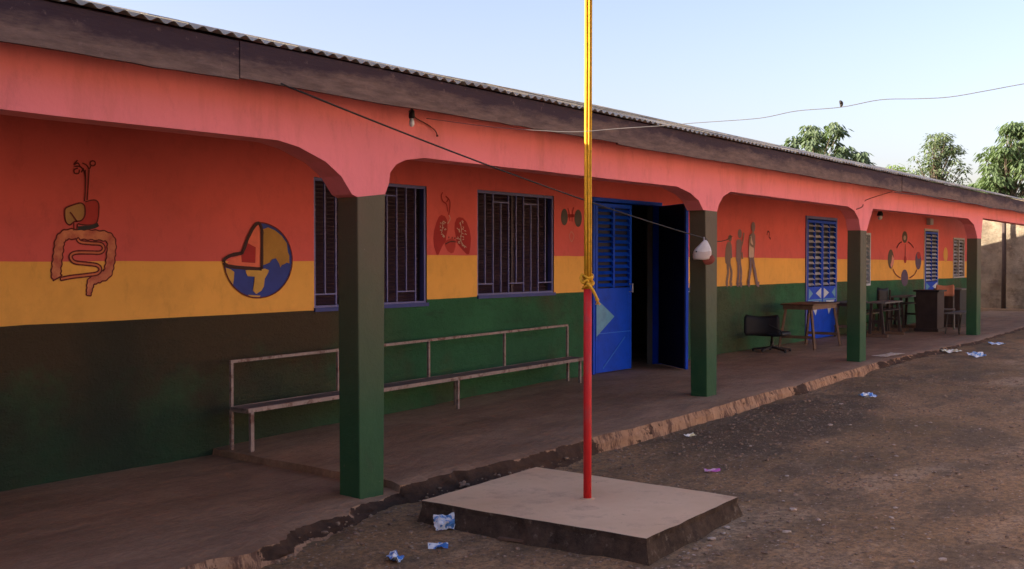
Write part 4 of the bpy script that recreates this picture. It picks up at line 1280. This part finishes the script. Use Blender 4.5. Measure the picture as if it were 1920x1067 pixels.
for x, y in ((5.787, 6.88), (8.45, 6.90), (10.72, 6.90), (5.765, 7.10), (8.638, 7.085), (10.765, 7.10)):
    MB().bar((x, y, floor_z(x) - .03), (x, y, seat_z(x) - .031), .026 if x != 5.787 else .034, .026).build('leg', M['bench_paint'], bn)
for x in (5.777, 8.5, 10.74):
    MB().bar((x, 6.895, seat_z(x) - .032), (x, 7.087, seat_z(x) - .032), .02, .018).build('cross_bar', M['bench_paint'], bn)

# ------------------------------------------------------------------ tables, chairs and desks on the far veranda
def desk(name, label, x0, x1, y0, y1, h, topm, legm, splay=.04, bars=True, apron=.07, cat='desk', leg=.035, group=None):
    d = empty(name, ((x0 + x1) / 2, (y0 + y1) / 2, 0)); tag(d, label, cat, group)
    ny = 3
    for i in range(ny):
        a = y0 - .03 + (y1 - y0 + .06) * i / ny; b = y0 - .03 + (y1 - y0 + .06) * (i + 1) / ny - .004
        MB().box(x0 - .04, x1 + .04, a, b, h - .022, h + random.uniform(-.002, .002)).build('top_board', topm, d)
    if apron:
        MB().box(x0 + .02, x1 - .02, y0 + .008, y0 + .026, h - .022 - apron, h - .0221).build('apron', legm, d)
        MB().box(x0 + .02, x1 - .02, y1 - .026, y1 - .008, h - .022 - apron, h - .0221).build('apron', legm, d)
        MB().box(x0 + .0, x0 + .019, y0 + .0, y1 - .0, h - .022 - apron, h - .0221).build('apron', legm, d)
        MB().box(x1 - .019, x1 - .0, y0 + .0, y1 - .0, h - .022 - apron, h - .0221).build('apron', legm, d)
    for sx, x in ((-1, x0), (1, x1)):
        for sy, y in ((-1, y0), (1, y1)):
            MB().bar((x + sx * (splay - .02), y + sy * splay, .0), (x - sx * .04, y - sy * -.0 - sy * .045, h - .023), leg, leg).build('leg', legm, d)
    if bars:
        for x, sx in ((x0, -1), (x1, 1)):
            MB().bar((x + sx * (splay * .55 - .02), y0 - .03, .20), (x + sx * (splay * .55 - .02), y1 + .03, .20), .022, .045).build('stretcher', M['desk_pale'], d)
    return d


desk('wooden_desk', 'brown wooden desk with splayed legs in front of the blue louvred door', 16.82, 17.93, 6.40, 6.90, .735, M['desk_wood'], M['desk_pale'], .05)

oc = empty('office_chair', (16.05, 6.85, 0)); tag(oc, 'black swivel chair beside the wooden desk near the green wall', 'chair')
cx0, cy0 = 16.05, 6.85


def curved_pad(w, h, curve, th, n=10, m_=6):
    """upright pad, width along local x, height along z, bowed in y; returns verts, faces"""
    vs = []
    for lay in (0, th):
        for j in range(m_ + 1):
            v = j / m_
            for i in range(n + 1):
                u = i / n * 2 - 1
                edge = max(0, abs(u) - .75) / .25; ev = max(0, abs(2 * v - 1) - .7) / .3
                wv = 1 - .10 * ev ** 2
                vs.append((u * w / 2 * wv, curve * u * u + lay * (1 - .5 * max(edge, ev)) + (0 if lay else .25 * th * max(edge, ev)), v * h + (.03 * (u * u) if v > .5 else -.0 * u)))
    r = n + 1; s_ = r * (m_ + 1)
    fs = []
    for j in range(m_):
        for i in range(n):
            a = j * r + i
            fs.append((a, a + 1, a + r + 1, a + r)); fs.append((s_ + a, s_ + a + r, s_ + a + r + 1, s_ + a + 1))
    for i in range(n):
        fs.append((i, s_ + i, s_ + i + 1, i + 1)); a = m_ * r + i; fs.append((a, a + 1, s_ + a + 1, s_ + a))
    for j in range(m_):
        a = j * r; fs.append((a, a + r, s_ + a + r, s_ + a)); a = j * r + n; fs.append((a, s_ + a, s_ + a + r, a + r))
    return vs, fs


vs, fs = curved_pad(.54, .30, -.07, .05)
Rz = Matrix.Rotation(math.radians(-62), 3, 'Z')
mb = MB(); mb.add([Vector((cx0 - .20, cy0, .27)) + Rz @ Vector(p) for p in vs], fs); mb.build('backrest', M['chair_black'], oc, smooth=True)
mb = MB()
vs = []
for z, k in ((.255, .9), (.27, 1.0), (.30, 1.0), (.318, .93)):
    for i in range(24):
        a = 2 * math.pi * i / 24
        ex = abs(math.cos(a)) ** .5 * (1 if math.cos(a) > 0 else -1); ey = abs(math.sin(a)) ** .5 * (1 if math.sin(a) > 0 else -1)
        vs.append((cx0 + .12 + .28 * k * ex, cy0 - .04 + .25 * k * ey, z))
fs = [(r * 24 + i, r * 24 + (i + 1) % 24, r * 24 + 24 + (i + 1) % 24, r * 24 + 24 + i) for r in range(3) for i in range(24)] + [tuple(range(23, -1, -1)), tuple(range(72, 96))]
mb.add(vs, fs); mb.build('seat', M['chair_black'], oc, smooth=True)
MB().tube(crv([(cx0 - .25, cy0 - .14, .44), (cx0 - .20, cy0 - .30, .36), (cx0 - .12, cy0 - .30, .29), (cx0 + .05, cy0 - .2, .26)], 5), .012, 6).build('back_bracket', M['chair_black'], oc, smooth=True)
MB().tube([(cx0 + .12, cy0 - .04, .05), (cx0 + .12, cy0 - .04, .16), (cx0 + .12, cy0 - .04, .161), (cx0 + .12, cy0 - .04, .256)], [.03, .03, .02, .02], 10).build('column', M['metal_dark'], oc, smooth=True)
for k in range(5):
    a = 2 * math.pi * k / 5 + .5
    p = Vector((cx0 + .12, cy0 - .04, .075)); q = p + Vector((.30 * math.cos(a), .30 * math.sin(a), -.04))
    f_ = MB().bar(p, q, .035, .03).build('base_arm', M['dark_timber'], oc)
    MB().tube([q + Vector((0, -.012, -.012)), q + Vector((0, .012, -.012))], .022, 8).build('castor', M['chair_black'], f_, smooth=True)


def bench_desk(name, label, x0, x1, y0, y1, h, seat=True):
    """school bench with its desk top joined on a pair of A-frames"""
    d = empty(name, ((x0 + x1) / 2, (y0 + y1) / 2, 0)); tag(d, label, 'school desk')
    MB().box(x0, x1, y0, y0 + .36, h - .025, h).build('desk_top', M['desk_grey'], d)
    MB().box(x0 + .02, x1 - .02, y0 + .02, y0 + .34, h - .17, h - .155).build('book_shelf', M['dark_timber'], d)
    if seat: MB().box(x0, x1, y1 - .22, y1, .40, .425).build('seat', M['desk_grey'], d)
    for x in (x0 + .05, x1 - .05):
        m = MB(); m.bar((x, y0 + .04, .06), (x, y0 + .10, h - .026), .04, .05); m.build('leg', M['dark_timber'], d)
        m = MB(); m.bar((x, y0 + .30, .06), (x, y0 + .27, h - .026), .04, .05); m.build('leg', M['dark_timber'], d)
        if seat:
            m = MB(); m.bar((x, y1 - .10, .06), (x, y1 - .12, .399), .04, .05); m.build('leg', M['dark_timber'], d)
        MB().box(x - .025, x + .025, y0 - .04, y1 + .02, .0, .059).build('foot_rail', M['desk_pale'], d)
        MB().box(x - .012, x + .012, y0 + .04, y0 + .30, .28, .32).build('stretcher', M['dark_timber'], d)
    return d


bench_desk('school_desk', 'grey topped school desk standing nearest behind the third pillar', 20.25, 21.35, 6.32, 7.0, .66)
bench_desk('school_desk', 'school desk with bench seat against the wall below the ring of ovals', 22.5, 23.6, 6.62, 7.24, .70)
d = desk('side_table', 'dark side table half hidden between the blue louvred door and third pillar', 20.0, 20.75, 6.85, 7.16, .66, M['desk_grey'], M['dark_timber'], .02, True, .06, 'table')

# lectern
lc = empty('lectern', (23.0, 6.2, 0)); tag(lc, 'dark box lectern with overhanging top standing before the far louvred door', 'lectern')
MB().box(22.55, 23.05, 6.0, 6.42, .06, .80).build('body', M['dark_timber'], lc)
MB().box(22.50, 23.10, 5.96, 6.46, .801, .835).build('top', M['chair_black'], lc)
MB().box(22.51, 23.09, 5.97, 6.45, .0, .059).build('plinth', M['dark_timber'], lc)
lc = empty('cupboard', (24.6, 6.3, 0)); tag(lc, 'low dark cupboard behind the chair with the orange backrest', 'cupboard')
MB().box(24.3, 24.95, 6.0, 6.5, .07, .80).build('body', M['chair_black'], lc)
MB().box(24.26, 24.99, 5.96, 6.54, .801, .83).build('top', M['desk_grey'], lc)
MB().box(24.28, 24.97, 5.98, 6.52, .0, .069).build('plinth', M['dark_timber'], lc)
MB().box(24.285, 24.299, 6.01, 6.245, .09, .78).build('door_panel', M['dark_timber'], lc)
MB().box(24.285, 24.299, 6.255, 6.49, .09, .78).build('door_panel', M['dark_timber'], lc)


def chair(name, label, x, y, rz, seatm, backm, legm, sh=.45, bh=.85, back0=.62):
    d = empty(name, (0, 0, 0)); tag(d, label, 'chair')
    MB().box(-.2, .2, -.2, .2, sh - .02, sh).build('seat', seatm, d, origin=(0, 0, 0), bevel=.004)
    vs, fs = curved_pad(.36, bh - back0, .03, .018)
    mb = MB(); mb.add([(p[0], .19 - p[1], p[2] + back0) for p in vs], fs); mb.build('backrest', backm, d, origin=(0, 0, 0), smooth=True)
    for sx in (-1, 1):
        MB().bar((sx * .17, .185, 0), (sx * .165, .20, bh - .03), .026, .026).build('leg', legm, d, origin=(0, 0, 0))
        MB().bar((sx * .18, -.185, 0), (sx * .17, -.17, sh - .021), .026, .026).build('leg', legm, d, origin=(0, 0, 0))
        MB().bar((sx * .175, -.178, .2), (sx * .17, .186, .2), .018, .018).build('stretcher', legm, d, origin=(0, 0, 0))
    d.location = (x, y, 0); d.rotation_euler = (0, 0, rz)
    return d


chair('wooden_chair', 'chair with an orange backrest board on thin legs by the far lectern', 23.7, 6.15, math.radians(-75), M['desk_grey'], M['orange_back'], M['desk_grey'], .42, .90, .68)
chair('round_back_chair', 'dark chair with a rounded back behind the grey topped school desk', 21.6, 6.92, math.radians(160), M['dark_timber'], M['chair_black'], M['dark_timber'], .45, .88, .5)
desk('low_bench', 'low dark bench with thin legs beside the fourth pillar', 21.9, 23.0, 5.42, 5.68, .42, M['desk_grey'], M['metal_dark'], .0, False, 0, 'bench', .022)

# wall box, ceiling lamp
bx = empty('meter_box', (26.45, YW, 2.27)); tag(bx, 'small grey box on the red wall above the far louvred door', 'electrical box')
MB().box(26.32, 26.58, YW - .09, YW - .002, 2.27, 2.42).build('case', M['box_grey'], bx, bevel=.006)
MB().box(26.34, 26.56, YW - .097, YW - .0905, 2.285, 2.405).build('cover', M['frame_grey'], bx)
lm = empty('veranda_lamp', (19.85, 6.3, 2.2)); tag(lm, 'dark hanging lamp under the veranda roof beyond the third pillar', 'lamp')
MB().tube([(19.85, 6.3, 3.02), (19.85, 6.3, 2.33)], .008, 6).build('flex', M['wire_black'], lm)
MB().tube([(19.85, 6.3, 2.33), (19.85, 6.3, 2.30), (19.85, 6.3, 2.25)], [.03, .05, .06], 10).build('holder', M['chair_black'], lm, smooth=True)
MB().tube([(19.85, 6.3, 2.249), (19.85, 6.3, 2.22), (19.85, 6.3, 2.19), (19.85, 6.3, 2.175)], [.03, .045, .035, .01], 10).build('bulb', M['bulb_glass'], lm, smooth=True)

# ------------------------------------------------------------------ compound wall at the end of the yard
cw = empty('compound_wall', (35.6, 3, 0)); tag(cw, 'tall peeling plaster boundary wall closing the far end of the yard', 'wall')
vs = []; ny = 90; nz = 26
for j in range(nz + 1):
    for i in range(ny + 1):
        y = -12 + 32 * i / ny; z = -.2 + 3.5 * j / nz
        vs.append((35.5 + .04 * fbm(y * 1.2, z * 1.2, 3) + .02 * fbm(y * 4, z * 4, 1), y, z + (.05 * N(y * 2, 1) if j == nz else 0)))
fs = [(j * (ny + 1) + i, j * (ny + 1) + ny * 0 + i + 1, (j + 1) * (ny + 1) + i + 1, (j + 1) * (ny + 1) + i) for j in range(nz) for i in range(ny)]
mb = MB(); mb.add(vs, fs); b0 = len(mb.v)
mb.box(35.6, 35.8, -12, 20, -.2, 3.25)
mb.build('plaster_face', M['compound_plaster'], cw)
# unseen walls added: one bounces sun onto the facade, one blocks left-hand light
MB().box(3.0, 35.39, -7.2, -7.0, -.4, 3.6).build('bounce_wall', M['bounce_wash'], cw)
MB().box(-2.2, -2.0, -8.2, 4.6, -.4, 3.3).build('light_block_wall', M['compound_plaster'], cw)
pt = MB().tube([(35.25, 7.45, -.1), (35.26, 7.45, 1.5), (35.24, 7.46, 3.3)], [.07, .065, .06], 8).build('gate_post', M['dark_timber'], None, smooth=True)
tag(pt, 'dark upright post against the peeling boundary wall', 'post')

# ------------------------------------------------------------------ trees beyond the compound
def leaf(mb, p, d, L, w, fold, mi=0):
    """one folded, pointed leaf: p base, d direction"""
    d = d.normalized()
    s = d.cross(Vector((0, 0, 1)))
    if s.length < .05: s = Vector((1, 0, 0))
    s.normalize()
    u = s.cross(d)
    mid = p + d * L * .5 - u * fold * w
    tip = p + d * L - Vector((0, 0, L * .12))
    b = len(mb.v)
    mb.v += [tuple(p), tuple(p + d * L * .45 + s * w / 2), tuple(tip), tuple(p + d * L * .45 - s * w / 2), tuple(mid)]
    for f in ((0, 1, 4), (1, 2, 4), (2, 3, 4), (3, 0, 4)):
        mb.f.append([b + i for i in f]); mb.m.append(mi)


def tree(name, label, base, height, trunk_r, tips, leafm, L, w, n_leaf, droop, spread, seed):
    rnd = random.Random(seed)
    T = empty(name, base); tag(T, label, 'tree', 'trees beyond the school roof')
    base = Vector(base)
    tr = MB()
    top = base + Vector((rnd.uniform(-.2, .2), rnd.uniform(-.2, .2), height * .80))
    trunk = crv([base - Vector((0, 0, .3)), base + Vector((.1, 0, height * .3)), base + Vector((-.05, .08, height * .55)), top], 5)
    n = len(trunk)
    tr.tube(trunk, [trunk_r * (1 - .75 * i / n) for i in range(n)], 8)
    cr = MB()
    for (tx, ty, tz, k) in tips:
        tip = base + Vector((tx, ty, tz))
        f_ = min(.95, max(.35, (tz / height) * .72))
        st = trunk[min(n - 1, int(f_ * n))]
        midp = st.lerp(tip, .5) + Vector((0, 0, .12 * (tip - st).length))
        br = crv([st, midp, tip], 4)
        tr.tube(br, [max(.008, trunk_r * .2 * (1 - .8 * i / len(br))) for i in range(len(br))], 5)
        for i in range(int(n_leaf * k)):
            a = rnd.uniform(0, 2 * math.pi); r = spread * (rnd.random() ** .5)
            p = tip + Vector((r * math.cos(a), r * math.sin(a), rnd.uniform(-.45, .5) * spread))
            d = Vector((math.cos(a) + rnd.uniform(-.4, .4), math.sin(a) + rnd.uniform(-.4, .4), -droop + rnd.uniform(-.5, .5)))
            leaf(cr, p, d, L * rnd.uniform(.65, 1.25), w * rnd.uniform(.7, 1.2), rnd.uniform(.1, .35))
    tr.build('trunk', M['bark'], T, smooth=True)
    cr.build('crown', M[leafm], T)
    return T


def scr(base_yx, dist_u, tips):   # tips given as (sideways, up) pairs around the trunk, spread in depth
    return tips


RT = Vector((.593, -.805, 0)); FW = Vector((.805, .593, 0))


def tips_from(lst, rnd, depth):
    out = []
    for (u, z, k) in lst:
        dpt = rnd.uniform(-depth, depth)
        p = RT * u + FW * dpt
        out.append((p.x, p.y, z, k))
    return out


rnd = random.Random(5)
# broad-leaved tree over the roof: outline read as metres left/right of its trunk and above ground
T1 = [(-1.7, 5.55, .8), (-1.45, 5.75, 1), (-1.25, 5.35, .7), (-1.1, 5.95, .9), (-.85, 6.25, .9), (-.75, 5.75, 1), (-.5, 5.95, 1), (-.35, 6.4, 1), (-.15, 6.75, 1.2), (.05, 6.45, 1), (.1, 6.1, 1), (.35, 6.55, .7),
      (.55, 6.75, .6), (.65, 6.45, .7), (.6, 6.05, .7), (-.1, 5.65, 1), (.2, 5.45, .9), (.45, 5.35, .6), (.9, 5.75, .9), (1.15, 5.85, .9), (1.15, 5.45, .8), (1.45, 5.5, .5), (1.65, 5.65, .8), (1.5, 4.9, .8), (1.7, 4.75, .7), (1.15, 4.85, .9), (.8, 4.75, .8), (.2, 4.8, .9), (-.4, 4.9, .9), (-1.1, 4.9, .9), (-1.7, 5.1, .8), (.5, 4.4, .8), (-.5, 4.5, .8), (1.3, 4.4, .7), (-.2, 5.2, .5), (-2.0, 5.25, .8), (-1.95, 4.85, .8), (1.95, 4.95, .7), (1.9, 5.35, .6), (-1.6, 5.9, .5)]
tree('broadleaf_tree', 'round topped tree with large drooping leaves behind the middle of the roof', (42.0, 15.75, 0), 6.6, .12, tips_from(T1, rnd, .9), 'leaf_a', .28, .16, 62, .9, .34, 21)
T2 = []
for i in range(95):
    z = 3.6 + 2.55 * (i / 95)
    lean = .55 * (z - 3.6) / 2.55
    wd = 1.25 * (1 - (z - 3.6) / 2.9) + .22
    T2.append((lean - .25 + rnd.uniform(-wd, wd), z + rnd.uniform(-.1, .1), .9))
tree('slender_tree', 'slender light leaved tree leaning right above the far roof end', (42.0, 11.25, 0), 6.2, .11, tips_from(T2, rnd, .5), 'leaf_b', .16, .07, 42, .5, .27, 22)
T3 = []
for i in range(120):
    z = 2.8 + 3.3 * rnd.random()
    wd = lerp([(2.8, 1.7), (3.6, 1.55), (4.3, 1.25), (4.75, 1.35), (5.1, .95), (5.5, .75), (6.1, .5)], z)
    T3.append((rnd.uniform(-wd, wd) + .35, z, 1))
tree('dense_tree', 'dense dark green tree at the right edge beyond the boundary wall', (42.0, 8.75, .25), 6.4, .14, tips_from(T3, rnd, .8), 'leaf_c', .24, .10, 46, .9, .30, 23)
for (nm, lab, bx_, by_, h, wid, lm_, sd_) in (('pale_tree', 'yellow green treetop showing just above the roof beside the slender tree', 52, 16.0, 6.2, 1.0, 'leaf_d', 31), ('bushy_tree', 'yellow green bush growing below the dense tree at the far right', 46, 9.7, 4.1, 2.2, 'leaf_d', 32),
                                               ('background_tree', 'low mid green tree linking the slender and dense trees', 50, 12.4, 4.9, 2.2, 'leaf_b', 33)):
    tp = []
    for i in range(60):
        z = h * (.45 + .5 * rnd.random())
        wd = wid * math.sqrt(max(.05, 1 - ((z - h * .6) / (h * .42)) ** 2))
        tp.append((rnd.uniform(-wd, wd), z, 1))
    tree(nm, lab, (bx_, by_, 0), h, .12, tips_from(tp, rnd, .9), lm_, .2, .09, 34, .5, .32, sd_)

# ------------------------------------------------------------------ litter
def sachet(label, name, x, y, L, w, rz, mat, tilt=(0, 0), crumple=.25, seed=0, z=None):
    rnd = random.Random(seed)
    n = 9
    mb = MB()
    vs = []
    for lay in (0, 1):
        for j in range(n + 1):
            for i in range(n + 1):
                u = i / n - .5; v = j / n - .5
                zz = crumple * w * (.5 * noise.noise(Vector((u * 3 + seed, v * 3, 0))) + .22 * noise.noise(Vector((u * 8, v * 8, seed))) + .5 * abs(u) * abs(u))
                pu = .012 * (1 - 4 * u * u) * (1 - 4 * v * v) * (.35 if lay else -.25) * 2
                sx = u * L * (1 - .18 * noise.noise(Vector((v * 4, seed, 1)))); sy = v * w * (1 - .25 * noise.noise(Vector((u * 3, seed, 5))))
                vs.append((sx, sy, zz + pu))
    r = n + 1; s_ = r * r
    fs = []
    for j in range(n):
        for i in range(n):
            a = j * r + i
            fs.append((a, a + 1, a + r + 1, a + r)); fs.append((s_ + a, s_ + a + r, s_ + a + r + 1, s_ + a + 1))
    zmin = min(p[2] for p in vs)
    mb.add(vs, fs)
    o = mb.build(name, M[mat], None, origin=(0, 0, 0))
    o.rotation_euler = (tilt[0], tilt[1], rz)
    o.location = (x, y, (ground_z(x, y) if z is None else z) - zmin * .5 + abs(math.sin(tilt[0])) * w / 2 + abs(math.sin(tilt[1])) * L / 2)
    tag(o, label, 'litter')
    return o


sachet('blue and white water sachet leaning against the side of the cement pad', 'water_sachet', 5.17, 4.33, .13, .10, math.radians(-40), 'sachet_white', (math.radians(55), 0), .75, 3)
sachet('crumpled blue sachet lying nearest the camera by the veranda edge', 'water_sachet', 4.52, 4.15, .12, .085, math.radians(30), 'sachet_blue', (math.radians(20), 0), .6, 5)
sachet('small twisted blue sachet between the pad and the nearest sachet', 'water_sachet', 4.86, 4.12, .12, .055, math.radians(-50), 'sachet_blue', (math.radians(14), 0), .7, 8)
sachet('bright blue sachet on the gravel near the third pillar', 'water_sachet', 12.3, 4.03, .20, .12, math.radians(-20), 'sachet_blue', (.2, 0), .6, 12)
sachet('flattened pale yellow wrapper on the far dirt beyond the third pillar', 'wrapper', 18.6, 4.72, .38, .16, math.radians(-30), 'sachet_yellow', (.1, 0), .5, 14)
sachet('pale blue sachet lying on the dirt toward the far right', 'water_sachet', 18.0, 4.2, .26, .16, math.radians(-60), 'sachet_white', (.2, 0), .5, 16)
sachet('small pale sachet on the dirt near the fourth pillar', 'water_sachet', 20.7, 4.48, .26, .14, math.radians(-50), 'sachet_white', (.1, 0), .4, 18)
sachet('small pink scrap of plastic beyond the cement pad', 'wrapper', 7.72, 3.74, .13, .05, math.radians(-35), 'sachet_pink', (.15, 0), .7, 20)
sachet('white scrap of plastic near the plastered veranda edge', 'wrapper', 8.95, 4.56, .13, .05, math.radians(-20), 'sachet_yellow', (.15, 0), .6, 22)
sachet('pale flattened sheet lying on the veranda edge past the third pillar', 'wrapper', 16.6, 5.12, .75, .22, math.radians(-4), 'sachet_yellow', (0, 0), .05, 25, .006)

# flat stick beside the pad
o = MB().bar((5.20, 3.93, ground_z(5.2, 3.93) + .012), (5.27, 3.60, ground_z(5.27, 3.6) + .012), .03, .014).build('stick', M['desk_pale'], None)
tag(o, 'short flat piece of wood on the dirt beside the cement pad', 'stick')


# ------------------------------------------------------------------ stones and gravel
def rock(rnd, r):
    ico = [(0, 0, 1), (.894, 0, .447), (.276, .851, .447), (-.724, .526, .447), (-.724, -.526, .447), (.276, -.851, .447), (.724, .526, -.447), (-.276, .851, -.447), (-.894, 0, -.447), (-.276, -.851, -.447), (.724, -.526, -.447), (0, 0, -1)]
    F = [(0, 1, 2), (0, 2, 3), (0, 3, 4), (0, 4, 5), (0, 5, 1), (1, 6, 2), (2, 7, 3), (3, 8, 4), (4, 9, 5), (5, 10, 1), (2, 6, 7), (3, 7, 8), (4, 8, 9), (5, 9, 10), (1, 10, 6), (11, 7, 6), (11, 8, 7), (11, 9, 8), (11, 10, 9), (11, 6, 10)]
    sx, sy, sz = rnd.uniform(.7, 1.3), rnd.uniform(.7, 1.3), rnd.uniform(.45, .8)
    a = rnd.uniform(0, 6.28); ca, sa = math.cos(a), math.sin(a)
    vs = []
    for x, y, z in ico:
        k = r * rnd.uniform(.8, 1.15)
        x, y, z = x * k * sx, y * k * sy, z * k * sz
        vs.append((x * ca - y * sa, x * sa + y * ca, z))
    return vs, F


def in_pad(x, y, m=.0): return 5.2 - m < x < 6.66 + m and 2.9 - m < y < 4.68 + m


rnd = random.Random(77)
stones = []
for (x, y, r) in [(5.9, 2.86, .03), (6.05, 2.85, .02), (6.2, 2.9, .025), (6.4, 2.88, .018), (5.75, 2.80, .022), (5.55, 2.80, .016), (6.62, 2.92, .018), (6.9, 2.75, .028), (7.1, 2.9, .02), (7.4, 3.05, .022), (6.3, 2.55, .026), (6.7, 2.5, .024),
                  (6.1, 1.75, .024), (6.25, 1.62, .03), (7.3, 2.2, .022), (7.05, 2.15, .02), (8.3, 2.5, .025), (8.6, 2.3, .02), (6.75, 2.05, .018), (7.9, 3.2, .02), (5.45, 2.4, .022), (5.35, 2.1, .02), (8.8, 3.9, .022), (9.3, 3.4, .02), (10.2, 3.7, .03), (11.5, 4.05, .035)]:
    stones.append((x, y, r))
for i in range(14):
    stones.append((rnd.uniform(5.4, 12), rnd.uniform(1.6, 4.2), rnd.uniform(.014, .024)))
for (x, y, r) in stones:
    if in_pad(x, y): continue
    r *= .85
    vs, F = rock(rnd, r); vs = [(a, b, c * .7) for a, b, c in vs]
    mb = MB(); z = ground_z(x, y) + r * .1; mb.add([(p[0] + x, p[1] + y, p[2] + z + r * .25) for p in vs], F)
    o = mb.build('stone', M['stone'], None)
    tag(o, 'small pale stone lying loose on the brown dirt yard', 'stone', 'loose stones in the yard')
mb = MB()
cnt = 0
while cnt < 8500:
    x = 3 + 12 * rnd.random() ** 1.3; y = rnd.uniform(.6, 5.0)
    if in_pad(x, y, .0): continue
    if y > lerp(EDGE, x) - .05: continue
    dens = .25 + .55 * math.exp(-((x - 10.5) / 2.6) ** 2 - ((y - 4.2) / .45) ** 2) + .5 * max(0, N(x * .9, y * 1.3, 8)) + .5 * math.exp(-((x - 6.2) / .7) ** 2 - ((y - 2.75) / .15) ** 2)
    if rnd.random() > dens: continue
    r = .003 + .017 * rnd.random() ** 3.5
    vs, F = rock(rnd, r)
    z = ground_z(x, y)
    mb.add([(p[0] + x, p[1] + y, p[2] + z + r * .2) for p in vs], F)
    cnt += 1
o = mb.build('gravel', M['gravel'], None, origin=(8, 3, -.2))
tag(o, 'fine gravel and crumbs of soil scattered over the dirt yard', 'gravel', kind='stuff')
# crumbled lumps along the worn veranda edge
mb = MB()
for i in range(520):
    x = rnd.uniform(4.0, 8.2) if i < 300 else rnd.uniform(8.2, 16.5)
    y = edge_y(x) - rnd.uniform(.08, .36)
    if 5.0 < x < 5.6: continue
    if in_pad(x, y): continue
    r = (.005 + .017 * rnd.random() ** 2.2) * (1 if i < 300 else .8)
    vs, F = rock(rnd, r)
    z = ground_z(x, y) + max(0, .06 - (edge_y(x) - y - .08) * .4) * (1 if x < 7.6 else .0)
    mb.add([(p[0] + x, p[1] + y, p[2] + z) for p in vs], F)
o = mb.build('rubble', M['gravel'], None, origin=(8, 4.8, -.2))
tag(o, 'crumbled soil lumps along the broken veranda edge', 'rubble', kind='stuff')
